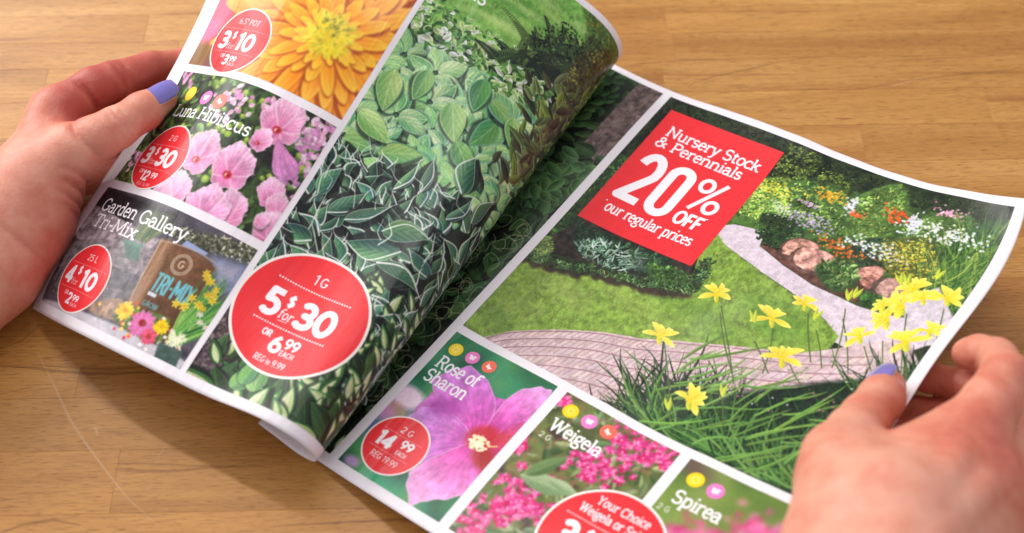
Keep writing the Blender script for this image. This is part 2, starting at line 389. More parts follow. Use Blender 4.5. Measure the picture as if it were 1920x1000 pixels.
        if vein: c = c*(1+vein*np.cos((np.abs(v)*1.1-uc*ln*.5)*(9/max(wd*.32, .6)))*np.clip(d*4, 0, 1))[..., None]
        if streak: c = c*(1+streak*np.sin(v/np.maximum(hw, .2)*9+uc*3))[..., None]
        if mid is not None: c = c+(mid-c)*(np.clip(1-np.abs(v)/(.035*wd+.06), 0, 1)*.7)[..., None]
        if edge is not None: c = c+(edge-c)*np.clip((ew-d)/.12+.5, 0, 1)[..., None]
        s.mix(sl, c, al)
    def blob(s, x, y, rx, ry, ang, col, soft=.3, alpha=1.0, col2=None):
        m = max(rx, ry)+soft; wdw = s.win(x-m, y-m, x+m, y+m)
        if wdw is None: return
        sl, X, Y = wdw; a = math.radians(ang); dx = X-x; dy = Y-y
        u = dx*math.cos(a)+dy*math.sin(a); v = dy*math.cos(a)-dx*math.sin(a)
        r = np.sqrt(np.maximum((u/rx)**2+(v/ry)**2, 0)); al = np.clip(.5+(1-r)*min(rx, ry)/soft, 0, 1)*alpha
        c = col if col2 is None else col+(col2-col)*np.clip(r, 0, 1)[..., None]
        s.mix(sl, np.broadcast_to(c, al.shape+(3,)), al)
    def stroke(s, pts, wd, col, alpha=1.0, soft=0., butt=False, taper=None):
        P = np.array(pts, np.float32); m = wd+.3+soft
        wdw = s.win(P[:, 0].min()-m, P[:, 1].min()-m, P[:, 0].max()+m, P[:, 1].max()+m)
        if wdw is None: return
        sl, X, Y = wdw; best = np.zeros(np.broadcast(X, Y).shape, np.float32); n = len(P)-1; sf = max(soft, 1/RES)
        for i in range(n):
            ax, ay = P[i]; ex, ey = P[i+1]-P[i]; L = math.hypot(ex, ey)
            if L < 1e-6: continue
            wx, wy = X-ax, Y-ay; t = (wx*ex+wy*ey)/(L*L); tc = np.clip(t, 0, 1)
            d = np.sqrt((wx-tc*ex)**2+(wy-tc*ey)**2)
            w_ = wd if taper is None else wd*(1+(taper-1)*(i+tc)/n)
            al = np.clip(.5+(w_/2-d)/sf, 0, 1)
            if butt:
                if i == 0: al = al*np.clip(.5+t*L/sf, 0, 1)
                if i == n-1: al = al*np.clip(.5+(1-t)*L/sf, 0, 1)
            best = np.maximum(best, al)
        s.mix(sl, np.broadcast_to(np.asarray(col, np.float32), best.shape+(3,)), best*alpha)
def arc(cx, cy, rx, ry, a0, a1, n=None):
    n = n or max(3, int(abs(a1-a0)/18)); return [(cx+rx*math.cos(math.radians(a0+(a1-a0)*i/n)), cy+ry*math.sin(math.radians(a0+(a1-a0)*i/n))) for i in range(n+1)]
def smoothline(pts, n=6):
    """points of a smooth curve through pts"""
    P = [pts[0]]+list(pts)+[pts[-1]]; out = []
    for i in range(1, len(P)-2):
        p0, p1, p2, p3 = [np.array(q, float) for q in P[i-1:i+3]]
        for k in range(n):
            t = k/n; out.append(tuple(.5*((2*p1)+(p2-p0)*t+(2*p0-5*p1+4*p2-p3)*t*t+(3*p1-p0-3*p2+p3)*t**3)))
    out.append(tuple(pts[-1])); return out
def closedcurve(pts, n=5):
    m = len(pts); out = []
    for i in range(m):
        p0, p1, p2, p3 = [np.array(pts[(i+k) % m], float) for k in (-1, 0, 1, 2)]
        for k in range(n):
            t = k/n; out.append(tuple(.5*((2*p1)+(p2-p0)*t+(2*p0-5*p1+4*p2-p3)*t*t+(3*p1-p0-3*p2+p3)*t**3)))
    return out

# ---- lettering. Glyphs are pen strokes: (advance, [strokes], [slabs (x, y, half width)]), x height 5, capitals 7
SLAB = {
 'a': (5.1, [arc(2.2, 3.3, 1.5, 1.55, 165, 0)+[(3.7, .9)]+arc(4.25, .9, .55, .75, 180, 300), [(3.7, 2.9), (2.1, 2.75)]+arc(2.0, 1.45, 1.35, 1.3, 90, 270)+[(2.9, .35), (3.7, 1.1)]], []),
 'b': (5.4, [[(1.2, 7.4), (1.2, .1)], arc(2.7, 2.5, 1.75, 2.35, 160, -160)], [(.8, 7.3, .55)]),
 'c': (4.6, [arc(2.6, 2.5, 1.95, 2.4, 40, 320)], [(3.9, 3.9, .25)]),
 'd': (5.6, [[(4.2, 7.4), (4.2, .1)], arc(2.6, 2.5, 1.75, 2.35, 20, 340)], [(3.8, 7.3, .55), (4.6, .1, .45)]),
 'e': (4.9, [[(.8, 2.7), (4.1, 2.7)]+arc(2.5, 2.5, 1.75, 2.4, 8, 318)], []),
 'f': (3.6, [[(1.5, .1), (1.5, 5.6)]+arc(2.9, 5.9, 1.4, 1.4, 180, 40), [(.2, 4.8), (3.1, 4.8)]], [(1.5, .1, 1.1)]),
 'g': (5.0, [arc(2.3, 3.3, 1.5, 1.5, 0, 360), [(1.3, 2.0), (1.0, 1.1), (1.5, .6), (3.3, .5)]+arc(2.4, -.8, 1.85, 1.25, 50, -220), [(3.4, 4.4), (4.3, 5.0), (4.8, 4.9)]], []),
 'h': (6.0, [[(1.2, 7.4), (1.2, .1)], arc(2.9, 3.1, 1.7, 1.75, 170, 0)+[(4.6, .1)]], [(.8, 7.3, .55), (1.2, .1, 1.0), (4.7, .1, 1.0)]),
 'i': (2.8, [[(1.4, 4.8), (1.4, .1)], [(1.4, 6.2), (1.4, 7.25)]], [(1.0, 4.8, .6), (1.4, .1, 1.1)]),
 'k': (5.7, [[(1.2, 7.4), (1.2, .1)], [(1.2, 2.1), (4.0, 4.8)], [(2.4, 3.0), (4.4, .1)]], [(.8, 7.3, .55), (1.2, .1, 1.0), (4.0, 4.8, .9), (4.7, .1, .9)]),
 'l': (2.8, [[(1.4, 7.4), (1.4, .1)]], [(1.0, 7.3, .6), (1.4, .1, 1.1)]),
 'n': (6.0, [[(1.2, 4.8), (1.2, .1)], arc(2.9, 3.1, 1.7, 1.75, 170, 0)+[(4.6, .1)]], [(.8, 4.8, .55), (1.2, .1, 1.0), (4.7, .1, 1.0)]),
 'm': (8.8, [[(1.2, 4.8), (1.2, .1)], arc(2.7, 3.2, 1.5, 1.65, 170, 0)+[(4.2, .1)], arc(5.8, 3.2, 1.6, 1.65, 170, 0)+[(7.4, .1)]], [(.8, 4.8, .55), (1.2, .1, .9), (4.2, .1, .9), (7.5, .1, .9)]),
 'o': (5.2, [arc(2.6, 2.5, 1.85, 2.4, 0, 360)], []),
 'p': (5.5, [[(1.2, 4.8), (1.2, -2.2)], arc(2.8, 2.5, 1.75, 2.35, 160, -160)], [(.8, 4.8, .55), (1.2, -2.2, 1.0)]),
 'r': (4.3, [[(1.3, 4.8), (1.3, .1)], arc(3.0, 3.0, 1.7, 1.8, 170, 60)], [(.9, 4.8, .6), (1.4, .1, 1.1), (3.8, 4.35, .2)]),
 's': (4.3, [arc(2.1, 3.7, 1.3, 1.15, 25, 250)+arc(2.2, 1.35, 1.35, 1.25, 70, -155)], [(.85, .75, .15), (3.3, 4.2, .15)]),
 't': (3.7, [[(1.5, 6.4), (1.5, 1.3)]+arc(2.6, 1.3, 1.1, 1.2, 180, 310), [(.2, 4.8), (3.2, 4.8)]], []),
 'u': (6.0, [[(1.3, 4.8), (1.3, 1.9)]+arc(2.9, 1.9, 1.6, 1.8, 180, 350), [(4.5, 4.8), (4.5, .1)]], [(.9, 4.8, .6), (4.1, 4.8, .6), (4.9, .1, .5)]),
 'v': (5.2, [[(.9, 4.8), (2.6, .1), (4.3, 4.8)]], [(.9, 4.8, .9), (4.3, 4.8, .9)]),
 'x': (5.3, [[(1.0, 4.8), (4.3, .1)], [(4.3, 4.8), (1.0, .1)]], [(1.0, 4.8, .9), (4.3, 4.8, .9), (1.0, .1, .9), (4.3, .1, .9)]),
 'y': (5.2, [[(.9, 4.8), (2.7, .2)], [(4.4, 4.8), (2.2, -1.6), (1.2, -2.2), (.5, -1.9)]], [(.9, 4.8, .9), (4.4, 4.8, .9)]),
 'C': (6.7, [arc(3.6, 3.5, 2.8, 3.4, 40, 320)], [(5.6, 5.5, .3)]),
 'G': (7.5, [arc(3.6, 3.5, 2.8, 3.4, 45, 345)+[(6.2, 3.0)], [(6.2, 3.1), (6.2, .4)]], [(5.9, 3.1, 1.3), (5.6, 5.7, .3)]),
 'H': (7.7, [[(1.5, 7), (1.5, .1)], [(6.2, 7), (6.2, .1)], [(1.5, 3.6), (6.2, 3.6)]], [(1.5, 6.9, 1.2), (6.2, 6.9, 1.2), (1.5, .1, 1.2), (6.2, .1, 1.2)]),
 'L': (6.1, [[(1.6, 7), (1.6, .2), (5.4, .2), (5.4, 1.8)]], [(1.6, 6.9, 1.2), (1.0, .1, .7)]),
 'M': (8.8, [[(1.4, .1), (1.6, 6.9), (4.4, 1.3), (7.2, 6.9), (7.4, .1)]], [(1.0, 6.9, .7), (7.8, 6.9, .7), (1.4, .1, 1.1), (7.4, .1, 1.1)]),
 'N': (7.7, [[(1.5, .1), (1.5, 6.8), (6.2, .3), (6.2, 6.9)]], [(1.0, 6.9, .8), (6.2, 6.9, 1.1), (1.5, .1, 1.1)]),
 'P': (6.3, [[(1.6, 7), (1.6, .1)], [(1.6, 6.8), (3.6, 6.8)]+arc(3.6, 5.0, 1.9, 1.8, 90, -90)+[(1.6, 3.2)]], [(1.3, 6.9, .9), (1.6, .1, 1.2)]),
 'R': (7.1, [[(1.6, 7), (1.6, .1)], [(1.6, 6.8), (3.6, 6.8)]+arc(3.6, 5.1, 1.9, 1.7, 90, -90)+[(1.6, 3.4)], [(3.7, 3.4), (5.6, .3)]], [(1.3, 6.9, .9), (1.6, .1, 1.2), (6.1, .1, .8)]),
 'S': (5.9, [arc(2.9, 5.2, 1.9, 1.65, 25, 255)+arc(3.0, 1.85, 2.05, 1.75, 75, -155)], [(4.7, 5.9, .2), (1.1, 1.1, .2)]),
 'T': (6.6, [[(3.3, 7), (3.3, .1)], [(.7, 5.4), (.7, 6.8), (5.9, 6.8), (5.9, 5.4)]], [(3.3, .1, 1.2)]),
 'W': (9.6, [[(1.1, 6.9), (3.0, .2), (4.8, 6.6), (6.6, .2), (8.5, 6.9)]], [(1.1, 6.9, 1.1), (8.5, 6.9, 1.1), (4.8, 6.9, .9)]),
 'Y': (6.8, [[(1.1, 6.9), (3.4, 3.4), (5.7, 6.9)], [(3.4, 3.5), (3.4, .1)]], [(1.1, 6.9, 1.0), (5.7, 6.9, 1.0), (3.4, .1, 1.2)]),
 '&': (7.4, [[(6.6, .1), (2.0, 5.0)]+arc(3.0, 5.6, 1.2, 1.25, 200, -30)+[(3.6, 4.3), (1.9, 3.4)]+arc(2.6, 1.8, 1.9, 1.75, 115, 330)+[(5.6, 3.6)]], [(5.7, 3.7, .8)]),
 '-': (3.4, [[(.5, 2.6), (2.9, 2.6)]], []), "'": (1.8, [[(.9, 7.2), (.8, 5.9)]], []), '*': (2.2, [[(1.1, 6.9), (1.1, 5.7)], [(.5, 6.6), (1.7, 6.0)], [(1.7, 6.6), (.5, 6.0)]], [])}
SANS = {
 '0': (5.6, [arc(2.8, 3.5, 2.0, 3.05, 90, 450)], []), '1': (3.6, [[(.5, 5.6), (2.2, 6.7), (2.2, 0)]], []),
 '2': (5.2, [arc(2.5, 4.7, 1.8, 1.85, 165, -20)+[(3.6, 3.4), (.8, .5), (4.7, .5)]], []),
 '3': (5.2, [arc(2.4, 4.95, 1.6, 1.6, 150, -70)+[(2.1, 3.55)]+arc(2.4, 2.05, 1.95, 1.6, 75, -150)], []),
 '4': (5.5, [[(3.6, 0), (3.6, 6.4), (.6, 1.9), (5.1, 1.9)]], []),
 '5': (5.3, [[(4.5, 6.5), (1.5, 6.5), (1.2, 3.8)]+arc(2.5, 2.25, 1.95, 1.8, 115, -145)], []),
 '6': (5.4, [arc(2.7, 2.2, 1.9, 1.8, 0, 360), [(.85, 2.6), (1.6, 4.9), (3.5, 6.8)]], []),
 '7': (5.0, [[(.5, 6.5), (4.5, 6.5), (2.0, 0)]], []),
 '8': (5.4, [arc(2.7, 5.1, 1.55, 1.45, 0, 360), arc(2.7, 2.0, 1.95, 1.6, 0, 360)], []),
 '9': (5.4, [arc(2.7, 4.8, 1.9, 1.8, 0, 360), [(4.55, 4.4), (3.8, 2.1), (1.9, .2)]], []),
 '$': (4.6, [arc(2.3, 4.8, 1.4, 1.3, 30, 255)+arc(2.3, 2.2, 1.5, 1.3, 75, -150), [(2.3, 7.4), (2.3, -.4)]], []),
 '.': (2.0, [[(1.0, 0), (1.0, .95)]], []), '"': (2.4, [[(.7, 7), (.7, 5.4)], [(1.7, 7), (1.7, 5.4)]], []), '-': (3.2, [[(.5, 3.2), (2.7, 3.2)]], []),
 'A': (5.8, [[(.6, 0), (2.9, 6.8), (5.2, 0)], [(1.4, 2.2), (4.4, 2.2)]], []), 'C': (5.6, [arc(3.1, 3.5, 2.3, 3.05, 45, 315)], []),
 'E': (4.8, [[(4.4, 6.5), (1.1, 6.5), (1.1, .5), (4.4, .5)], [(1.1, 3.5), (3.9, 3.5)]], []), 'F': (4.6, [[(4.2, 6.5), (1.1, 6.5), (1.1, 0)], [(1.1, 3.5), (3.8, 3.5)]], []),
 'G': (6.2, [arc(3.1, 3.5, 2.3, 3.05, 45, 350)+[(5.4, 3.1), (3.4, 3.1)]], []), 'H': (5.9, [[(1.1, 7), (1.1, 0)], [(4.8, 7), (4.8, 0)], [(1.1, 3.5), (4.8, 3.5)]], []),
 'I': (2.3, [[(1.15, 7), (1.15, 0)]], []), 'L': (4.4, [[(1.1, 7), (1.1, .5), (4.2, .5)]], []), 'M': (7.2, [[(1.1, 0), (1.1, 6.6), (3.6, 2.4), (6.1, 6.6), (6.1, 0)]], []),
 'O': (6.2, [arc(3.1, 3.5, 2.3, 3.05, 90, 450)], []), 'P': (5.1, [[(1.1, 0), (1.1, 6.5), (2.8, 6.5)]+arc(2.8, 4.85, 1.7, 1.65, 90, -90)+[(1.1, 3.2)]], []),
 'R': (5.4, [[(1.1, 0), (1.1, 6.5), (2.8, 6.5)]+arc(2.8, 4.85, 1.7, 1.65, 90, -90)+[(1.1, 3.2)], [(3.0, 3.2), (4.9, 0)]], []),
 'T': (4.8, [[(2.4, 6.5), (2.4, 0)], [(.3, 6.5), (4.5, 6.5)]], []), 'X': (5.2, [[(.6, 7), (4.6, 0)], [(4.6, 7), (.6, 0)]], []),
 't': (2.8, [[(1.2, 6), (1.2, 1.2), (2.2, .4)], [(.3, 4.5), (2.4, 4.5)]], []), 'o': (4.4, [arc(2.2, 2.3, 1.6, 2.0, 0, 360)], [])}
def text(cv, string, x, y, cap, wt, font=SLAB, col=None, wx=1.0, track=0., alpha=1.0, slant=0., soft=0., align=0, slab=.78):
    """baseline starts at (x, y) mm; cap = height of a capital in mm; wt = pen width in mm"""
    col = rgb(250, 246, 248) if col is None else col
    k = cap/7.0; tot = sum((font[c][0]+track if c in font else 2.6)*k*wx for c in string)
    X = x-(tot*align)
    for ch in string:
        if ch not in font: X += 2.6*k*wx; continue
        adv, strokes, slabs = font[ch]
        for st in strokes:
            st2 = st if (len(st) < 12 or abs(st[0][0]-st[-1][0])+abs(st[0][1]-st[-1][1]) > .01) else st+[st[1]]
            cv.stroke([(X+(px+slant*py)*k*wx, y-py*k) for px, py in st2], wt, col, alpha, soft, butt=st2 is st)
        for sx, sy, hw in slabs:
            cv.stroke([(X+(sx+slant*sy-hw)*k*wx, y-sy*k+(wt*.1 if sy > 1 else -wt*.1)), (X+(sx+slant*sy+hw)*k*wx, y-sy*k+(wt*.1 if sy > 1 else -wt*.1))], wt*slab, col, alpha, soft, butt=True)
        X += (adv+track)*k*wx
    return X
def fit(cv, string, x0, x1, y, cap, wt, font=SLAB, track=-.45, **kw):
    """set a line between x0 and x1"""
    k = cap/7.0; tot = sum((font[c][0]+track if c in font else 2.6)*k for c in string); return text(cv, string, x0, y, cap, wt, font, wx=(x1-x0)/tot, track=track, **kw)
def dots(cv, x0, x1, y, r=.42, gap=1.35):
    n = int((x1-x0)/gap)
    for i in range(n+1): cv.blob(x0+(x1-x0)*i/n, y, r, r, 0, rgb(252, 246, 246), .14)
RED = rgb(238, 52, 58); WHITE = rgb(250, 246, 248)
def badge_disc(cv, cx, cy, r, ring=1.0):
    cv.blob(cx, cy, r, r, 0, rgb(247, 240, 232), .15); cv.blob(cx, cy, r-ring, r-ring, 0, RED, .15)
def icons(cv, pts, r, which=3):
    cols = [rgb(246, 212, 22), rgb(238, 130, 196), rgb(240, 110, 88)]
    for i, (x, y) in enumerate(pts):
        cv.blob(x, y, r, r, 0, cols[i], .15)
        if i == 0:
            cv.blob(x, y, r*.42, r*.42, 0, rgb(253, 236, 120), .15); cv.blob(x, y, r*.26, r*.26, 0, cols[0], .12)
            for k in range(12):
                a = k*PI/6; cv.stroke([(x+r*.5*math.cos(a), y+r*.5*math.sin(a)), (x+r*.68*math.cos(a), y+r*.68*math.sin(a))], r*.1, rgb(253, 236, 120))
        elif i == 1:   # butterfly
            for a, l in ((-150, .62), (-35, .62), (145, .48), (40, .48)): cv.leaf(x, y, a, r*l, r*.42, rgb(255, 235, 246), rgb(255, 235, 246))
            cv.stroke([(x-r*.1, y+r*.4), (x+r*.1, y-r*.35)], r*.12, rgb(255, 235, 246))
        else:          # little bird
            cv.leaf(x-r*.5, y+r*.05, 5, r*1.05, r*.36, rgb(255, 236, 228), rgb(255, 236, 228))
            cv.leaf(x-r*.05, y+r*.1, -120, r*.62, r*.34, rgb(255, 236, 228), rgb(255, 236, 228)); cv.leaf(x+r*.05, y, 80, r*.5, r*.3, rgb(255, 236, 228), rgb(255, 236, 228))
def to_image(cv, name):
    A = np.clip(np.nan_to_num(cv.A), 0, 1); im = bpy.data.images.new(name, CW, CH)
    buf = np.ones((CH, CW, 4), np.float32); buf[..., :3] = A[::-1]
    im.pixels.foreach_set(buf.ravel()); im.update(); im.pack(); return im

# ---------------------------------------------------------------- right page
R_STRIP = (0, 4.2, 34.5, 270.6); R_BIG = (39.3, 4.2, 227.7, 183.1); R_ROSE = (39.3, 187.5, 98.1, 270.6)
R_WEIG = (103.3, 187.5, 162.3, 270.6); R_SPIR = (167.4, 187.5, 227.7, 270.6); R_RED = (45.0, 12.6, 111.6, 98.8)
L_ORANGE = (9.1, 4.2, 108.9, 134.2); L_HIB = (9.1, 138.4, 108.9, 203.2); L_MIX = (9.1, 207.7, 108.9, 270.6); L_HOSTA = (111.9, 4.2, 234.1, 270.6)
rn = random.Random(7)
def bearing(a, b): return math.degrees(math.atan2(b[1]-a[1], b[0]-a[0]))
UPR = bearing((155.4,122.6), (143.7,102.7)); UPL = bearing((146.9,171.0), (140.2,159.2))   # the pictures' own upright on each page
U = rn.uniform
def jit(c, a=.1):
    k = 1+U(-a, a); return np.clip(np.array(c)*k*np.array([1+U(-a, a)*.35, 1, 1+U(-a, a)*.5], np.float32), 0, 1)
def lerp(a, b, t): return a+(b-a)*t
def hosta_leaf(cv, x, y, ang, ln, kind):
    """kind 0 light, 1 dark with white rim, 2 cream centre, 3 plain dark"""
    if kind == 0:
        t = U(0, 1); c1 = jit(lerp(rgb(104, 166, 82), rgb(206, 226, 148), t), .12); c2 = jit(lerp(rgb(60, 124, 84), rgb(128, 178, 96), t), .1)
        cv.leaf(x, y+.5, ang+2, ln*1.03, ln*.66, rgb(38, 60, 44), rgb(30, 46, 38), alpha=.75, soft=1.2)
        cv.leaf(x, y, ang, ln, ln*U(.5, .66), c1, c2, edge=lerp(c1, jit(rgb(96, 158, 128), .2), U(0, 1)), ew=U(.2, .9), bend=U(-2, 2), vein=.05, p=.72, q=.8, mid=lerp(c1, rgb(220, 234, 176), U(.1, .6)), tipc=lerp(c1, c2, U(0, 1.2)), soft=.35)
    elif kind == 1:
        c1 = jit(rgb(92, 138, 96), .25); c2 = jit(rgb(48, 84, 72), .3)
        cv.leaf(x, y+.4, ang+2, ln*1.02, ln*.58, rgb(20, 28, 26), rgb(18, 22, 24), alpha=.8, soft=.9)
        bd = U(-6, 6); w_ = ln*U(.28, .56); cv.leaf(x, y, ang, ln, w_, c1, c2, edge=rgb(196, 208, 190), ew=.22, bend=bd, vein=.12, p=U(.55, .75), q=.95, soft=.16)
        rd = math.radians(ang+90); off = w_*.5*U(.55, .9)*(1 if bd > 0 else -1); a_ = math.radians(ang)
        L = [(x, y), (x+math.cos(a_)*ln*.5+math.cos(rd)*(off*1.25+bd*.5), y+math.sin(a_)*ln*.5+math.sin(rd)*(off*1.25+bd*.5)), (x+math.cos(a_)*ln+math.cos(rd)*bd*.3, y+math.sin(a_)*ln+math.sin(rd)*bd*.3), (x+math.cos(a_)*ln*1.16+math.cos(rd)*bd*.2, y+math.sin(a_)*ln*1.16+math.sin(rd)*bd*.2)]
        cv.stroke(smoothline(L, 5), U(.5, 1.0), rgb(236, 238, 230), .95, soft=.25, taper=.3)
    elif kind == 2:
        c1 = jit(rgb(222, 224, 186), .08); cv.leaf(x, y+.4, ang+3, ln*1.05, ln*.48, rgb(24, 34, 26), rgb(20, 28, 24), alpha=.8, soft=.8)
        cv.leaf(x, y, ang, ln, ln*U(.30, .46), c1, jit(rgb(176, 196, 130), .1), edge=jit(rgb(62, 112, 60), .2), ew=ln*U(.04, .09), bend=U(-3, 3), p=.7, q=.85, streak=.06, soft=.2)
    else:
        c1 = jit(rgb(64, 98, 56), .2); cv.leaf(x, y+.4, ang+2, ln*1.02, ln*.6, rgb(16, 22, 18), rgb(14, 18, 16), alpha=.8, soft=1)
        cv.leaf(x, y, ang, ln, ln*U(.45, .62), c1, c1*.55, edge=c1*1.25, ew=.25, bend=U(-2, 2), vein=.07, p=.7, q=.85, mid=c1*1.3, soft=.25)
def shrub(cv, pts, n, size, cols, dark=None, wide=.55, up=True, s0=.0):
    """leafy mass filling a polygon: clumps lit from above"""
    P = np.array(pts); x0, y0 = P.min(0); x1, y1 = P.max(0)
    if dark is not None: cv.poly(closedcurve(pts, 4), dark, 1.6, tex=.25, seed=int(x0*7+y0))
    def inside(x, y):
        r = False
        for (ax, ay), (bx, by) in zip(P, np.roll(P, -1, 0)):
            if (ay <= y) != (by <= y) and x < ax+(y-ay)*(bx-ax)/(by-ay): r = not r
        return r
    k = 0
    cl = [(U(x0, x1), U(y0, y1), U(.6, 1.25)) for _ in range(max(4, n//40))]
    for _ in range(n*4):
        if k >= n: break
        x, y = U(x0, x1), U(y0, y1)
        if not inside(x, y): continue
        k += 1; b = min(cl, key=lambda q: (q[0]-x)**2+(q[1]-y)**2)[2]*U(.75, 1.25)
        c = np.clip(cols[rn.randrange(len(cols))]*b, 0, 1); a = U(0, 360) if not up else -90+U(-75, 75)
        cv.leaf(x, y, a, size*U(.6, 1.4), size*wide*U(.6, 1.3), c, c*.75, soft=.18)
def blades(cv, x, y, n, spread, ln, cols, wd=.5, a0=-90, da=70, bend=6, rot=0):
    a0 += rot
    for _ in range(n):
        c = jit(cols[rn.randrange(len(cols))], .12)
        cv.leaf(x+U(-spread, spread), y+U(-1, 1)*spread*.25, a0+U(-da, da), ln*U(.5, 1.2), wd*U(.6, 1.4), c, c*.8, bend=U(-bend, bend), p=.55, q=.6, soft=.14)
def turf(cv, pts, base, light, n, ln=1.5, seed=4):
    P = np.array(pts); cv.poly(pts, base, .5, tex=.22, seed=seed)
    x0, y0 = P.min(0); x1, y1 = P.max(0)
    for _ in range(n):
        x, y = U(x0, x1), U(y0, y1); r = False
        for (ax, ay), (bx, by) in zip(P, np.roll(P, -1, 0)):
            if (ay <= y) != (by <= y) and x < ax+(y-ay)*(bx-ax)/(by-ay): r = not r
        if r:
            c = jit(lerp(base*.82, light, U(0, 1)), .08); cv.stroke([(x, y), (x+U(-.9, .9), y-ln*U(.5, 1.1))], .28, c, .75)
def lily(cv, x, y, s, ang=-90):
    s *= .84
    ang += UPR+90; up = math.radians(UPR); uc, us = -math.cos(up), -math.sin(up)
    for k, a in enumerate((-112, 104, -62, 58, -30, 34, 0)):
        c = jit(rgb(228, 200, 40), .07); cv.leaf(x, y, ang+a+U(-10, 10), s*(.95 if abs(a) > 40 else .8)*U(.75, 1.1), s*U(.26, .36), c, jit(rgb(238, 208, 40), .05), edge=rgb(252, 242, 130), ew=.14, bend=(-1 if a > 0 else 1)*s*.25*U(.2, 1.4), p=1.15, q=.75, tipc=rgb(252, 242, 120), soft=.3, mid=rgb(250, 244, 150))
    cv.leaf(x+uc*s*.55, y+us*s*.55, bearing((x+uc*s*.55, y+us*s*.55), (x, y)), s*.75, s*.26, rgb(222, 214, 60), rgb(186, 192, 50))
    cv.blob(x, y, s*.16, s*.13, 0, rgb(226, 204, 40), .5)

def paint_big(cv):
    cv.setclip(*R_BIG); x0, y0, x1, y1 = R_BIG
    cv.fill([rgb(18, 26, 20), rgb(30, 42, 28), rgb(52, 64, 38), rgb(34, 46, 32)], 5, 2, 5)
    DG = [rgb(44, 64, 38), rgb(60, 84, 44), rgb(32, 48, 34), rgb(84, 104, 52)]
    shrub(cv, [(112, 10), (228, 6), (228, 44), (150, 40), (112, 34)], 1500, 2.0, [c*.8 for c in DG])
    shrub(cv, [(x0, 6), (112, 6), (112, 30), (x0, 60)], 500, 2.2, [c*.55 for c in DG])
    # lit clumps among the dark trees
    for q in ((120.6,12.9), (121.2,24.6), (141.9,19.8)): shrub(cv, [(q[0]-9, q[1]-6), (q[0]+8, q[1]-7), (q[0]+10, q[1]+6), (q[0]-8, q[1]+8)], 150, 1.7, [rgb(96, 118, 50), rgb(70, 92, 44), rgb(128, 148, 62)])
    # hedge left of the red panel
    shrub(cv, [(37.9,76.0), (43.8,50.9), (74.5,87.1), (43.6,133.6), (36.3,130.5), (36.3,106.1)], 900, 1.9, [rgb(84, 128, 56), rgb(62, 104, 50), rgb(118, 158, 72), rgb(46, 78, 42)], rgb(42, 66, 38))
    # garden bed beyond the path
    cv.poly([(102.8,34.1), (119.8,27.3), (141.9,19.8), (163.8,18.7), (194.6,16.2), (227.8,28.1), (233.5,57.8), (222.6,75.1), (195.4,80.7), (174.4,80.2), (150.8,76.7), (132.8,72.7), (130.4,63.2), (111.2,63.0)], rgb(62, 86, 44), 1.5, tex=.35, seed=9)
    shrub(cv, [(112.7,58.1), (107.9,37.6), (122.1,26.2), (134.7,38.1), (135.3,54.4), (129.6,59.5)], 700, 2.0, [rgb(174, 213, 90), rgb(131, 179, 74), rgb(227, 245, 113), rgb(92, 138, 63)], rgb(92, 131, 58))
    shrub(cv, [(123.9,29.3), (139.7,21.0), (156.7,26.4), (168.5,43.6), (155.3,54.9), (139.6,52.0)], 700, 1.9, [rgb(131, 170, 74), rgb(99, 138, 65), rgb(170, 200, 97), rgb(70, 104, 56)], rgb(70, 99, 51))
    shrub(cv, [(122.8,52.8), (141.8,50.8), (147.7,61.3), (131.1,66.9)], 240, 2.0, [rgb(67, 99, 54), rgb(51, 79, 47), rgb(90, 122, 63)], rgb(45, 63, 40))
    shrub(cv, [(154.5,27.5), (170.8,5.3), (184.6,27.8), (176.3,43.1), (167.9,47.7)], 520, 1.9, [rgb(138, 181, 79), rgb(108, 149, 70), rgb(184, 218, 104)], rgb(83, 115, 56))
    shrub(cv, [(182.4,28.9), (201.2,13.7), (212.8,16.5), (208.3,34.6), (191.6,42.4)], 420, 1.7, [rgb(122, 161, 74), rgb(95, 131, 63), rgb(163, 195, 92)], rgb(72, 102, 54))
    shrub(cv, [(168.7,49.1), (180.5,40.9), (191.7,52.9), (184.9,60.1), (173.9,59.1)], 260, 1.7, [rgb(67, 99, 60), rgb(90, 122, 72), rgb(54, 74, 54)], rgb(49, 67, 49))
    shrub(cv, [(181.2,42.3), (199.3,31.6), (210.8,50.9), (201.3,62.2), (189.0,57.9)], 520, 1.4, [rgb(204, 190, 60), rgb(140, 152, 63), rgb(238, 216, 72), rgb(99, 117, 58)], rgb(88, 102, 51))
    # airy ornamental grass at the right
    cv.poly(closedcurve([(210.8,50.9), (207.0,31.8), (216.9,13.8), (233.3,15.0), (234.0,43.3), (234.1,68.8), (221.6,68.2)], 4), rgb(52, 84, 44), 2.5, tex=.25, seed=6)
    for _ in range(330):
        bx, by = rn.choice([(222.8,60.6), (219.1,47.6), (213.6,56.7), (222.8,39.4), (233.0,69.0)])
        c = jit(rn.choice([rgb(76, 116, 56), rgb(112, 152, 66), rgb(150, 178, 82), rgb(54, 88, 46)]), .1)
        cv.leaf(bx+U(-10, 6), by+U(-8, 8), UPR+U(-10, 80), U(8, 30), U(.4, .9), c, c*.8, bend=U(-1, 7), p=.6, q=.6)
    # flowers: small dabs in drifts
    def drift(c, n, sx, sy, cols, r=.7):
        for _ in range(n):
            x = c[0]+rn.gauss(0, 1)*sx; y = c[1]+rn.gauss(0, 1)*sy; cc = jit(rn.choice(cols), .08)
            cv.blob(x, y, r*U(.4, .95), r*U(.4, .8), U(0, 180), cc, .5, U(.65, 1))
    drift((120.7,35.1), 90, 6, 2.6, [rgb(236, 222, 70), rgb(214, 206, 60)], .8)
    drift((145.9,27.2), 60, 4, 2.2, [rgb(244, 180, 44), rgb(238, 160, 40)], .9)
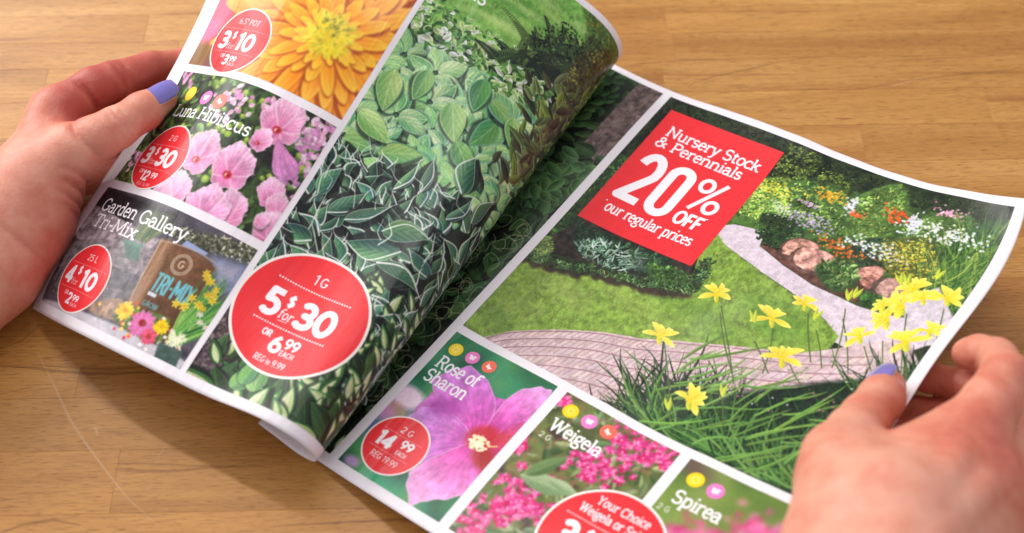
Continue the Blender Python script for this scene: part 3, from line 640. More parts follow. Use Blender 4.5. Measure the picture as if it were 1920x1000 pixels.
    drift((145.2,46.8), 110, 6, 3.0, [rgb(186, 160, 214), rgb(206, 186, 226), rgb(160, 134, 196)], .8)
    drift((130.8,46.5), 80, 4.5, 2.8, [rgb(210, 220, 200), rgb(182, 204, 150)], .7)
    drift((139.9,37.0), 24, 2.2, 1.0, [rgb(214, 178, 206)], .9)
    drift((160.9,32.2), 26, 2, 1.2, [rgb(240, 92, 48), rgb(250, 130, 80)], 1.0)
    drift((177.8,24.8), 50, 3.2, 2.4, [rgb(240, 96, 44), rgb(228, 74, 36)], 1.1)
    drift((164.3,55.4), 90, 6, 2.4, [rgb(226, 108, 44), rgb(206, 84, 38), rgb(240, 140, 60)], .9)
    drift((178.9,48.3), 110, 8, 2.6, [rgb(246, 244, 244), rgb(228, 232, 232)], .9)
    drift((203.3,26.5), 150, 9, 3.0, [rgb(248, 246, 248), rgb(226, 232, 228)], .9)
    drift((199.0,14.5), 44, 4, 1.8, [rgb(238, 150, 196), rgb(222, 120, 178), rgb(246, 190, 216)], .9)
    drift((194.4,48.0), 130, 8, 5, [rgb(228, 204, 62), rgb(206, 176, 50)], .6)
    drift((187.4,28.3), 40, 2.6, 3.4, [rgb(236, 236, 246), rgb(214, 216, 240)], .9)
    for q in ((187.3,24.7), (156.7,28.4)):
        for _ in range(40): cv.blob(q[0]+rn.gauss(0, 1.6), q[1]+rn.gauss(0, 2.6), U(.4, 1), U(.4, .9), 0, jit(rgb(224, 224, 238), .08), .5, .8)
    # bark bed edge, rocks
    cv.poly(smoothline([(132.4,72.1), (148.3,77.1), (164.3,79.9), (177.1,79.9), (194.7,79.3)])+smoothline([(194.8,74.4), (178.3,72.6), (160.2,73.8), (145.2,71.8), (135.0,68.7)]), rgb(96, 62, 52), .5, tex=.35, seed=12)
    def rock(pts, c):
        m0 = np.mean(pts, 0); pts = [tuple((np.array(p)-m0)*1.18+m0) for p in pts]
        P = closedcurve(pts, 2); cv.poly(P, c*.5, .4, tex=.3, seed=len(pts)+int(c[0]*99))
        Q = [(x+.6, y-1.2) for x, y in closedcurve([(np.array(p)*.84+np.mean(pts, 0)*.16+np.array([U(-.8, .8), U(-.8, .8)])).tolist() for p in pts], 2)]; cv.poly(Q, c, .5, tex=.38, seed=3+int(pts[0][0]))
        m_ = np.mean(pts, 0)
        for _ in range(7): a = (m_[0]+U(-5, 5), m_[1]+U(-3, 3)); cv.stroke([a, (a[0]+U(-1, 1), a[1]+U(-1, 1)), (a[0]+U(1, 5), a[1]+U(-2, 2))], .35, c*U(.5, .8), .7, soft=.2)
    rock([(143.5,72.8), (142.4,64.4), (146.6,59.3), (154.1,58.7), (156.4,61.9), (152.1,69.1)], rgb(200, 148, 130))
    rock([(149.7,72.8), (149.8,65.1), (159.1,61.8), (166.3,64.2), (165.8,71.8), (155.8,75.8)], rgb(214, 158, 142))
    rock([(176.5,64.1), (183.5,57.3), (187.4,58.7), (186.9,63.9), (179.6,68.0)], rgb(192, 138, 122))
    rock([(179.8,68.5), (186.6,63.4), (190.6,66.1), (185.6,71.6)], rgb(170, 116, 100))
    rock([(189.0,70.1), (190.1,62.6), (198.6,61.7), (204.1,67.8), (198.4,74.0)], rgb(176, 138, 126))
    shrub(cv, [(160.6,70.6), (165.9,64.4), (175.3,61.9), (180.8,69.4), (176.1,78.4), (167.5,77.3)], 170, 3.4, [rgb(122, 166, 78), rgb(92, 138, 66), rgb(166, 198, 112), rgb(66, 104, 54)], rgb(52, 80, 44), .4)
    shrub(cv, [(184.7,74.9), (193.4,71.7), (200.5,75.8), (190.1,80.3)], 160, 1.6, [rgb(74, 118, 52), rgb(54, 94, 44)], rgb(50, 84, 42))
    # path of pale paving
    PATH = [(102.5,68.4), (110.5,66.7), (130.2,62.9), (132.8,72.7), (148.6,77.7), (164.6,80.5), (177.4,80.4), (187.0,81.2), (197.9,80.5), (214.1,77.8), (229.2,87.8), (209.1,107.0), (187.1,103.7), (179.5,95.1), (165.2,90.3), (141.3,86.2), (118.6,80.0), (106.8,77.7)]
    cv.poly(PATH, rgb(214, 200, 208), .4, tex=.07, seed=15)
    cv.poly([(202.1,68.8), (213.6,56.7), (229.2,73.5), (231.0,91.1), (215.9,91.2)], rgb(204, 194, 200), .8, tex=.1, seed=31)
    # lawns
    turf(cv, [(108.5,70.7), (110.8,59.9), (133.5,60.3), (131.8,63.2), (115.6,65.3)], rgb(70, 108, 44), rgb(120, 150, 70), 300)
    LAWN = [(39.3,134.5), (58.9,128.1), (74.6,123.6), (91.0,120.5), (118.2,111.9), (111.1,91.5), (111.3,75.3), (119.5,80.4), (141.4,86.5), (165.4,90.6), (179.7,95.3), (188.3,100.3), (188.2,108.2), (178.5,116.6), (157.2,125.5), (131.4,137.5), (114.2,146.1), (97.6,151.9), (79.7,160.9), (61.0,173.2), (51.8,183.8), (39.2,183.6)]
    turf(cv, LAWN, rgb(122, 154, 60), rgb(184, 200, 108), 9000, 1.8, 21)
    for c_, rx, ry, col, al in (((67.7,140.2), 16, 6, rgb(188, 196, 120), .3), ((96.9,129.1), 22, 5, rgb(172, 190, 100), .3), ((48.8,157.5), 14, 8, rgb(140, 160, 76), .35), ((159.6,106.6), 14, 9, rgb(86, 140, 48), .4), ((126.1,119.9), 26, 6, rgb(104, 150, 54), .35), ((50.3,171.7), 16, 5, rgb(84, 118, 50), .4)):
        cv.blob(c_[0], c_[1], rx, ry, 10, col, 8, al)
    # soil and planting under the panel
    edge_ = smoothline([(39.9,135.3), (55.4,132.2), (73.2,126.0), (91.8,121.6), (107.3,117.8), (118.7,112.7), (116.5,96.3)], 8)
    for q in edge_:
        cv.blob(q[0]+U(-1, 1), q[1]+U(-2.5, .5), U(2.5, 5), U(1.5, 3), U(0, 90), jit(rgb(58, 48, 40), .15), 1.5, .9)
    cv.poly([(37.4,129.8), (52.6,124.0), (74.5,119.0), (94.4,116.4), (117.3,110.6), (116.0,104.0), (108.5,96.7), (49.8,97.6), (42.4,114.4)], rgb(52, 44, 38), .8, tex=.4, seed=8)
    shrub(cv, [(48.4,102.5), (77.9,101.3), (101.8,100.2), (102.8,111.0), (79.0,116.5), (57.3,117.2)], 420, 2.6, [rgb(54, 92, 56), rgb(78, 116, 74), rgb(40, 64, 46)], rgb(34, 50, 38), .4)
    shrub(cv, [(52.1,114.4), (62.4,106.3), (86.4,104.6), (95.5,111.2), (83.6,118.6), (63.6,121.4)], 200, 4.2, [rgb(142, 174, 150), rgb(112, 150, 124), rgb(176, 200, 178), rgb(84, 122, 96)], None, .22)
    shrub(cv, [(36.6,124.3), (41.2,117.2), (48.0,122.9), (44.8,130.9), (39.0,131.9)], 150, 1.5, [rgb(150, 172, 96), rgb(120, 148, 76)], rgb(84, 110, 58))
    shrub(cv, [(92.6,107.0), (106.8,103.3), (114.3,104.9), (114.1,112.4), (101.3,115.6)], 300, 1.8, [rgb(92, 140, 62), rgb(128, 170, 84), rgb(66, 104, 50)], rgb(52, 80, 42))
    for q in edge_:
        if rn.random() < .75: shrub(cv, [(q[0]-3, q[1]-5), (q[0]+3, q[1]-5), (q[0]+3.5, q[1]+U(-1, 1)), (q[0]-3.5, q[1]+U(-1, 1))], 26, U(1.4, 2.8), [rgb(86, 128, 62), rgb(64, 98, 56), rgb(120, 158, 96), rgb(46, 72, 44)], None, .4)
    for q in ((133.3,66.8), (130.6,65.1), (136.8,68.9)): shrub(cv, [(q[0]-4, q[1]-4), (q[0]+3, q[1]-4), (q[0]+4, q[1]+3), (q[0]-4, q[1]+3)], 60, 2.6, [rgb(48, 76, 42), rgb(66, 98, 52), rgb(34, 52, 34)], None, .3)
    # brick paving, courses bending round
    PV = [(39.2,183.6), (51.6,183.5), (60.8,173.0), (79.5,160.6), (97.4,151.7), (114.0,145.8), (131.3,137.2), (157.0,125.3), (178.4,116.3), (189.2,107.6), (214.4,88.2), (237.7,113.2), (215.2,182.0), (114.4,188.5)]
    cv.poly(PV, rgb(208, 184, 184), .4, tex=.12, seed=17)
    ox, oy = (157.5,280.2); lawnline = smoothline([(51.6,183.5), (60.8,173.0), (79.5,160.6), (97.4,151.7), (114.0,145.8), (131.3,137.2), (157.0,125.3), (178.4,116.3), (206.9,102.8)])
    for k in range(12):
        off = 1.5+k*4.6*(1+k*.05)
        ln_ = [(x+k*.9, y+off*(1-.10*abs(i-28)/28)) for i, (x, y) in enumerate(lawnline)]
        cv.stroke(ln_, .55, rgb(128, 84, 92), .75, soft=.35)
        for i in range(1, len(ln_)-1):
            x, y = ln_[i]; x += (k % 2)*1.6; h = 4.6*(1+k*.06)
            cv.stroke([(x, y), (x-2.0+U(-.2, .2), y+h)], .42, rgb(146, 106, 112), .6, soft=.3)
            if i % 2 == k % 2:
                x2, y2 = ln_[min(i+2, len(ln_)-1)]; cv.poly([(x+.3, y+.4), (x2-.3, y2+.4), (x2-2.2, y2+h-.4), (x-1.8, y+h-.4)], jit(rgb(214, 190, 188), .09), .35, alpha=.75)
    # daylily foliage in front
    FOL = [(142.8,182.9), (149.2,173.9), (158.3,158.6), (169.1,145.6), (183.2,134.1), (197.7,123.4), (215.6,114.6), (229.8,107.9), (240.2,103.4), (253.0,117.7), (235.1,175.7), (214.0,188.5)]
    cv.poly(closedcurve(FOL, 4), rgb(26, 42, 28), 3.0, tex=.3, seed=19)
    GR = [rgb(44, 78, 40), rgb(62, 104, 50), rgb(28, 50, 32), rgb(84, 128, 62), rgb(46, 84, 46)]
    roots = smoothline([(145.7,181.1), (172.4,181.2), (200.2,181.1), (226.4,176.6), (232.7,152.1), (238.8,125.1)], 8)
    for _ in range(3000):
        bx, by = rn.choice(roots); bx += rn.gauss(0, 9); by += rn.gauss(0, 9)
        c = jit(rn.choice(GR), .2)*U(.35, 1.1); cv.leaf(bx, by, UPR+rn.gauss(0, 42), U(8, 34), U(.5, 1.2), c, c*.65, bend=U(-7, 7), p=.5, q=.55, soft=.2)
    for q in [(145.7,181.1), (159.9,182.2), (179.6,180.3), (200.2,181.1), (213.9,179.8), (223.7,157.9)]:
        blades(cv, q[0], q[1], 34, 7, 30, [rgb(56, 98, 48), rgb(92, 140, 64), rgb(36, 66, 38), rgb(116, 160, 80)], 1.1, UPR, 62, 9)
    for a, b in (((127.4,174.5), (168.0,174.1)), ((124.4,161.5), (145.4,168.1)), ((116.9,192.0), (159.2,189.3))):
        cv.stroke(smoothline([a, ((a[0]+b[0])/2, (a[1]+b[1])/2-2), b]), .5, rgb(70, 104, 56))
    for _ in range(60):   # long lit blades
        bx, by = U(135, 215), U(140, 184); c = jit(rgb(122, 170, 78), .14)
        cv.leaf(bx, by, bearing((159.2,172.7), (178.0,151.9))+U(-22, 22), U(16, 34), U(.9, 1.6), c, c*.75, bend=U(-5, 5), p=.5, q=.5)
    # scapes and flowers
    stems = [((124.1,141.5), (149.2,175.6)), ((136.1,112.4), (162.0,144.9)), ((138.0,116.4), (158.5,140.5)), ((161.8,110.3), (169.9,133.6)), ((171.1,96.0), (184.7,118.4)), ((183.6,85.2), (194.1,116.8)), ((185.4,91.0), (201.6,116.6)), ((176.9,122.9), (186.5,130.7)), ((200.6,100.4), (214.9,118.1)), ((208.4,76.5), (222.9,109.3)), ((221.6,68.2), (234.6,107.3)), ((178.3,101.9), (190.1,118.8)), ((206.4,94.6), (217.1,117.4)), ((158.4,120.8), (171.9,132.5)), ((219.8,98.5), (228.2,114.6)), ((160.6,152.3), (170.0,166.3))]
    for a, b in stems: cv.stroke(smoothline([a, ((a[0]+b[0])/2+U(-1, 1), (a[1]+b[1])/2), b]), .6, jit(rgb(84, 104, 52), .1))
    for q, s, a in (((120.7,140.1), 11, -60), ((130.8,107.8), 10.5, -75), ((158.6,106.2), 11.5, -80), ((166.8,91.7), 9, -70), ((173.0,122.5), 12.5, -75), ((150.1,161.9), 12, -40), ((196.4,96.3), 10, -110), ((205.0,61.5), 12, -110), ((204.2,73.1), 12.5, -150), ((219.6,61.6), 11.5, -45), ((202.0,82.7), 11, -160), ((215.6,91.9), 14, -100), ((221.9,82.4), 10, -50), ((210.3,65.2), 10, -90), ((197.1,76.4), 8, -100)):
        lily(cv, q[0], q[1], s, a)
    for q, a in (((145.7,171.1), -95), ((161.7,153.3), -85), ((182.5,80.6), -80), ((183.8,78.2), -60), ((153.4,112.2), -95), ((198.6,61.7), -95), ((210.5,52.8), -60), ((174.5,97.4), -60), ((201.0,60.9), -85)):
        for d in (-12, 10): cv.leaf(q[0], q[1], a+d+UPR+90, 7.5, 1.7, rgb(216, 218, 70), rgb(160, 184, 60))
    for _ in range(50): q = (U(150, 215), U(120, 150)); cv.blob(q[0], q[1], .5, .4, 0, rn.choice([rgb(214, 120, 150), rgb(230, 232, 240), rgb(96, 120, 60)]), .3, .8)
    cv.speckle(.07, .35, 41); cv.blur(.10)
    # red offer panel
    cv.setclip(*R_BIG); a, b, c, d = R_RED; cv.poly([(a, b), (c, b), (c, d), (a, d)], RED, .12, tex=.02)
    fit(cv, 'Nursery Stock', 51.6, 106.2, 29.8, 7.0, 1.06)
    fit(cv, '& Perennials', 50.4, 100.6, 38.4, 6.8, 1.06)
    # large figures
    def big(ch, x, y, cap, wt, wx):
        text(cv, ch, x, y, cap, wt, SANS, wx=wx)
    big('2', 51.0, 78.8, 36.0, 5.0, .58)
    cv.stroke([(70.4, 51.4), (70.4, 71.2)]+arc(75.4, 71.6, 5.0, 5.6, 180, 0)[1:]+[(80.4, 51.4)]+arc(75.4, 51.0, 5.0, 5.2, 0, -180)[1:]+[(70.4, 54)], 5.0, WHITE)
    for cx_, cy_ in ((89.6, 49.4), (98.6, 61.6)): cv.stroke(arc(cx_, cy_, 3.3, 4.0, 0, 378, 22), 2.3, WHITE)
    cv.stroke([(99.2, 44.4), (88.6, 66.6)], 2.3, WHITE, butt=True)
    fit(cv, 'OFF', 86.0, 101.4, 78.4, 9.2, 1.75, SANS, -.2); text(cv, '*', 101.0, 73.6, 5, .3)
    text(cv, '*', 50.8, 87.0, 5, .3); fit(cv, 'our regular prices', 53.2, 103.4, 88.6, 6.6, .92)

def paint_strip(cv):
    cv.setclip(*R_STRIP); cv.fill([rgb(14, 18, 16), rgb(26, 34, 24), rgb(40, 54, 34)], 6, 44, 4)
    for _ in range(90):
        y = U(0, 60); hosta_leaf(cv, U(-4, 34), y, U(0, 180), U(6, 11), 3)
    cv.poly([(28.7,-5.6), (19.3,3.5), (20.0,62.3), (45.0,67.3), (45.8,53.9), (39.3,3.2)], rgb(112, 94, 90), .5, tex=.35, seed=5)
    for _ in range(240):
        t = U(0, 1); k = U(0, 1); p0 = lerp(np.array((26.3,1.2)), np.array((24.3,63.7)), t); p1 = lerp(np.array((39.3,5.7)), np.array((42.0,62.8)), t); q = lerp(p0, p1, k)
        cv.stroke([tuple(q), (q[0]+U(-1.5, .4), q[1]+U(2, 6))], .3, jit(rn.choice([rgb(74, 58, 56), rgb(152, 134, 128)]), .1), .7)
    for y in np.linspace(62, 112, 70): hosta_leaf(cv, U(-2, 36), y+U(-3, 3), U(-20, 200), U(9, 16), 3)
    for _ in range(30):
        y = U(66, 100); x = U(10, 34); c = jit(rgb(88, 128, 76), .12); cv.leaf(x, y, U(0, 180), U(8, 14), U(5, 8), c, c*.6, edge=c*1.2, vein=.07, soft=.3)
    for y in np.linspace(112, 240, 130): hosta_leaf(cv, U(-4, 38), y+U(-4, 4), U(0, 360), U(9, 17), 3)
    for _ in range(60):
        x, y = U(6, 36), U(118, 262); r = U(2.5, 6); cv.stroke(smoothline([(x+r*math.cos(a)*U(.7, 1.2), y+r*math.sin(a)*U(.7, 1.4)) for a in np.linspace(U(0, 6), U(7, 9), 5)]), .4, rgb(176, 182, 140), .75)
    for y in np.linspace(236, 272, 40): hosta_leaf(cv, U(-4, 38), y, U(0, 360), U(8, 13), rn.choice([2, 3, 3, 1]))
    cv.A[cv.region()] *= .92; cv.speckle(.06, .35, 4); cv.blur(.14)

def petal_poly(cv, pts, c0, cin, cout, streak=.06, rim=None, soft=.2):
    """a broad petal: colour runs from the flower's centre c0 outward, with fine radial veins"""
    P = closedcurve(pts, 6); A = np.array(P, np.float32); m = .6
    rr_ = np.hypot(A[:, 0]-c0[0], A[:, 1]-c0[1]); kk = np.arange(len(A)); A += ((A-np.array(c0, np.float32))/np.maximum(rr_, 1)[:, None])*((np.sin(kk*1.1)+.7*np.sin(kk*.53+1))*rr_.max()*.018*np.clip(rr_/rr_.max()*1.6-.6, 0, 1))[:, None]
    wdw = cv.win(A[:, 0].min()-m, A[:, 1].min()-m, A[:, 0].max()+m, A[:, 1].max()+m)
    if wdw is None: return
    sl, X, Y = wdw; old = cv.A[sl].copy(); cv.A[sl] = 0
    X, Y = np.broadcast_arrays(X, Y); rad = np.hypot(X-c0[0], Y-c0[1]); R = np.hypot(A[:, 0]-c0[0], A[:, 1]-c0[1]).max(); t = np.clip(rad/R, 0, 1)[..., None]
    th = np.arctan2(Y-c0[1], X-c0[0]); nz = np.sin(th*34+np.sin(rad*.35)*1.2)+.6*np.sin(th*71+rad*.2)
    C = cin+(cout-cin)*np.clip(t*1.25-.1, 0, 1)**.9
    C = C*(1+streak*nz[..., None]*(1-t*.5))*(1+.12*(field(X.shape[1], X.shape[0], 3.5*RES, 3, int(A[0, 0]*10) % 97)-.5)[..., None]*2)
    cv.A[sl] = old; d2 = np.full(X.shape, 1e9, np.float32); ins = np.zeros(X.shape, bool)
    for (ax, ay), (bx, by) in zip(A, np.roll(A, -1, 0)):
        ex, ey = bx-ax, by-ay; wx, wy = X-ax, Y-ay; tt = np.clip((wx*ex+wy*ey)/(ex*ex+ey*ey+1e-9), 0, 1)
        d2 = np.minimum(d2, (wx-tt*ex)**2+(wy-tt*ey)**2); c1 = (ay <= Y) != (by <= Y)
        if ey: ins ^= c1 & (X < ax+(Y-ay)*ex/ey)
    d = np.sqrt(d2)
    C = np.where((d < 1.2)[..., None] & ins[..., None], C*(1-.10*(1-d/1.2))[..., None], C)
    if rim is not None: C = C+(rim-C)*(np.clip(1-d/.9, 0, 1)*.7)[..., None]*ins[..., None]
    cv.mix(sl, np.clip(C, 0, 1), np.clip(.5+np.where(ins, d, -d)/soft, 0, 1))

def paint_rose(cv):
    cv.setclip(*R_ROSE); cv.fill([rgb(28, 84, 60), rgb(44, 118, 84), rgb(60, 140, 96), rgb(96, 150, 84)], 14, 61, 2); cv.blur(2.0)
    for q, s, c in (((86.3,186.2), 12, rgb(36, 96, 60)), ((63.2,273.8), 13, rgb(52, 170, 120)), ((103.9,261.0), 9, rgb(60, 150, 78)), ((40.2,269.4), 6, rgb(24, 66, 50)), ((43.4,191.2), 10, rgb(36, 120, 70)), ((37.3,248.3), 8, rgb(96, 100, 170)), ((41.9,231.5), 9, rgb(190, 120, 200))): cv.blob(q[0], q[1], s, s*.7, 20, c, 8, .8)
    cv.blob(*(44.0,228.4), 8.5, 5.5, 0, rgb(240, 214, 230), 3); cv.blob(*(43.6,237.3), 6, 4, 0, rgb(214, 170, 96), 3, .5); cv.blob(*(39.6,240.0), 7, 4, 20, rgb(216, 140, 206), 4, .8); cv.blob(*(45.1,267.8), 4, 2.5, 0, rgb(200, 150, 214), 2, .8)
    c0 = (86.4,231.2)
    MAG = rgb(206, 40, 148)
    petal_poly(cv, [(54.6,237.1), (51.3,220.2), (58.1,205.3), (78.2,207.2), (91.2,202.5), (99.2,212.9), (101.8,231.2), (99.9,245.3), (94.4,256.5), (80.1,257.5)], c0, rgb(200, 50, 160), rgb(208, 120, 200), .05)
    petal_poly(cv, [c0, (83.1,209.4), (84.6,199.7), (90.9,192.2), (97.0,191.7), (98.8,202.7), (98.9,218.2), (97.2,231.0)], c0, MAG, rgb(232, 158, 220), .05, rgb(240, 196, 236))
    petal_poly(cv, [c0, (55.3,221.2), (47.9,215.3), (49.8,206.9), (57.3,200.4), (69.4,201.9), (81.0,210.7), (85.4,221.8)], c0, rgb(214, 70, 168), rgb(212, 128, 214), .05, rgb(236, 180, 232))
    petal_poly(cv, [(81.4,229.3), (64.3,224.3), (55.0,228.3), (51.3,235.1), (53.4,241.2), (65.9,250.1), (72.7,252.5), (81.3,240.9)], c0, rgb(206, 84, 178), rgb(206, 136, 214), .05, rgb(232, 186, 234))
    cv.blob(*(62.9,223.4), 8, 4.6, -20, rgb(176, 60, 166), 4, .75)
    petal_poly(cv, [c0, (98.8,234.8), (99.2,242.6), (100.2,252.9), (94.1,259.7), (87.0,265.6), (81.8,270.1), (73.2,263.1), (71.4,256.4), (77.2,243.4)], c0, rgb(214, 60, 160), rgb(240, 172, 222), .045, rgb(246, 208, 236))
    petal_poly(cv, [(89.7,230.8), (97.4,210.6), (101.3,225.0), (103.2,238.4), (102.6,255.9), (96.5,241.1)], c0, rgb(190, 30, 70), rgb(226, 110, 180), .05)
    cv.blob(*(87.0,227.5), 7.5, 6.0, -40, rgb(186, 36, 40), 3.5, .85); cv.blob(*(94.1,236.3), 7, 4.5, 30, rgb(160, 40, 30), 3, .8); cv.blob(*(96.8,223.0), 5, 3, -40, rgb(196, 60, 60), 3, .6)
    for _ in range(110):   # rain drops
        x, y = U(46, 97), U(198, 262); r = U(.25, .8); s = tuple(slice(0, 1) for _ in '')
        px = cv.A[min(CH-1, int(y*RES)), min(CW-1, int(x*RES))]
        if px[0] > .7 and px[2] > .55: cv.blob(x, y, r, r*1.2, 0, np.clip(px*.86, 0, 1), .2, .9); cv.blob(x-r*.2, y-r*.3, r*.55, r*.6, 0, np.clip(px*1.16+.04, 0, 1), .2, .9)
    sx, sy = (87.5,231.2)
    for k in range(70):
        a = U(0, 6.28); r = U(0, 1)**.6; x = sx+r*5.2*math.cos(a); y = sy+r*3.9*math.sin(a); cv.blob(x, y, U(.6, 1.1), U(.6, 1.0), 0, jit(lerp(rgb(252, 240, 196), rgb(244, 196, 150), U(0, 1)*r), .05), .3)
    cv.stroke([(sx+5, sy-1), (sx+8, sy-3)], .7, rgb(226, 200, 120))
    cv.blur(.12); cv.speckle(.05, .35, 9)
    icons(cv, [(45.6,195.9), (55.0,195.3), (64.9,195.4)], 3.5)
    fit(cv, 'Rose of', 42.4, 66.2, 208.2, 6.8, .98); fit(cv, 'Sharon', 42.2, 66.0, 216.8, 6.8, .98)
    cx_, cy_ = 56.5, 251.3; cv.setclip(0, 0, PW, PH); badge_disc(cv, cx_, cy_, 15.6, .75)
    text(cv, '2 G', cx_, cy_-6.6, 3.4, .42, SANS, align=.5); 
    cv.stroke([(cx_-11, cy_-5.2), (cx_+11, cy_-5.2)], .16, WHITE, .8); cv.stroke([(cx_-11, cy_+4.9), (cx_+11, cy_+4.9)], .16, WHITE, .8)
    text(cv, '14', cx_-10.6, cy_+3.6, 7.4, 1.8, SANS, wx=.98); text(cv, '99', cx_+1.6, cy_-.0, 4.4, 1.0, SANS, wx=1.0); text(cv, 'EACH', cx_+2.2, cy_+3.6, 2.3, .34, SANS, wx=.8)
    text(cv, 'REG 19.99', cx_, cy_+9.6, 3.2, .34, SANS, wx=.8, align=.5)

def paint_weigela(cv):
    cv.setclip(*R_WEIG); cv.fill([rgb(46, 62, 36), rgb(88, 96, 52), rgb(120, 132, 70), rgb(70, 50, 44)], 7, 71, 4); cv.blur(.6)
    PK = [rgb(226, 48, 124), rgb(240, 92, 160), rgb(200, 30, 96), rgb(246, 130, 184), rgb(216, 60, 140)]
    LG = [rgb(136, 160, 108), rgb(100, 132, 76), rgb(170, 186, 128), rgb(78, 106, 58)]
    for _ in range(150):
        c = jit(rn.choice(LG), .12); cv.leaf(U(102, 162), U(186, 270), U(0, 360), U(5, 11), U(1.6, 3.6), c, c*.75, bend=U(-2, 2), mid=c*1.15, soft=.2)
    for _ in range(40): x, y = U(104, 160), U(188, 240); cv.stroke(smoothline([(x, y), (x+U(-5, 5), y+U(-5, 5)), (x+U(-9, 9), y+U(-9, 9))]), .5, rgb(168, 96, 88), .8)
    def bloom(x, y, s, n=5):
        a0 = U(0, 360)
        for k in range(n):
            c = jit(rn.choice(PK), .08); cv.leaf(x, y, a0+k*360/n+U(-14, 14), s*U(.8, 1.1), s*.55, c, c*.85, edge=np.clip(c*1.12, 0, 1), ew=.18, soft=.2, p=.95)
        cv.blob(x, y, s*.16, s*.16, 0, rgb(250, 200, 214), .3)
    for c_, n, sp in (((140.5,197.8), 26, 6), ((139.9,184.8), 16, 4.5), ((139.5,211.9), 22, 5), ((155.4,191.6), 16, 4.5), ((130.5,214.7), 12, 4), ((116.1,244.0), 34, 6), ((127.5,244.2), 26, 6), ((115.3,253.7), 16, 5), ((111.6,263.4), 12, 4), ((105.1,191.5), 7, 2.5), ((104.1,223.1), 6, 2.0), ((120.6,231.5), 8, 3), ((160.4,195.1), 8, 4)):
        for _ in range(n): bloom(c_[0]+rn.gauss(0, sp), c_[1]+rn.gauss(0, sp*.8), U(1.8, 3.6))
    cv.leaf(*(112.5,233.8), -10, 25, 9.5, rgb(160, 180, 136), rgb(118, 146, 100), mid=rgb(196, 208, 166), vein=.05, p=.9, soft=.25)
    cv.leaf(*(124.0,228.5), 0, 15, 5, rgb(172, 190, 150), rgb(128, 156, 110), mid=rgb(196, 208, 166), soft=.25)
    cv.leaf(*(114.3,232.5), -60, 20, 7, rgb(112, 140, 84), rgb(84, 112, 64), mid=rgb(150, 172, 110), soft=.25)
    cv.blur(.3); cv.speckle(.06, .35, 19)
    icons(cv, [(110.7,195.3), (120.6,195.2), (130.3,194.9)], 3.7)
    fit(cv, 'Weigela', 107.2, 133.8, 208.2, 6.6, 1.02); text(cv, '2 G', 106.4, 213.6, 3.0, .38, SANS, alpha=.85)
    badge_weigela(cv)
WB = (160.3, 243.6, 27.3)
def badge_weigela(cv):
    cv.setclip(0, 0, PW, PH)
    cx_, cy_, r = WB; badge_disc(cv, cx_, cy_, r, 1.1)
    text(cv, 'Your Choice', cx_-.5, cy_-16.2, 4.2, .6, wx=.82, track=-.3, align=.5); text(cv, 'Weigela or Spirea', cx_, cy_-9.7, 4.2, .6, wx=.80, track=-.3, align=.5)
    dots(cv, cx_-20.5, cx_+20.5, cy_-6.6, .32, 1.1)
    text(cv, '3', cx_-19.0, cy_+8.6, 12.5, 3.0, SANS, wx=1.0); text(cv, '$', cx_-7.6, cy_+1.2, 5.6, 1.1, SANS); text(cv, '30', cx_-1.6, cy_+8.6, 12.5, 3.0, SANS)
    text(cv, 'for', cx_-8.4, cy_+8.4, 4.0, .5); dots(cv, cx_-20.5, cx_+20.5, cy_+11.6, .32, 1.1)
    text(cv, '12', cx_-7.0, cy_+20, 6, 1.3, SANS); text(cv, '99', cx_+2.8, cy_+17.6, 3.6, .8, SANS)

def paint_spirea(cv):
    cv.setclip(*R_SPIR); cv.fill([rgb(84, 112, 50), rgb(112, 140, 62), rgb(140, 160, 84), rgb(90, 84, 60)], 16, 81, 2); cv.blur(3)
    cv.blob(*(170.1,189.9), 12, 5, 20, rgb(104, 70, 80), 6, .7)
    for q, s in (((188.7,219.0), 12), ((198.7,215.4), 16), ((209.4,201.3), 13), ((218.3,200.3), 14), ((183.0,225.6), 8)):
        for _ in range(60): cv.blob(q[0]+rn.gauss(0, s*.5), q[1]+rn.gauss(0, s*.3)+4, U(1, 2.4), U(1, 2), 0, jit(rn.choice([rgb(226, 92, 152), rgb(238, 140, 184), rgb(206, 66, 124)]), .08), 1.2, .8)
    cv.blur(1.0); cv.speckle(.04, .35, 29)
    icons(cv, [(175.2,196.2), (185.2,196.9)], 3.8)
    fit(cv, 'Spirea', 171.6, 194.2, 210.4, 6.8, 1.02); text(cv, '2 G', 168.9, 216.2, 3.0, .38, SANS, alpha=.8)
    badge_weigela(cv)

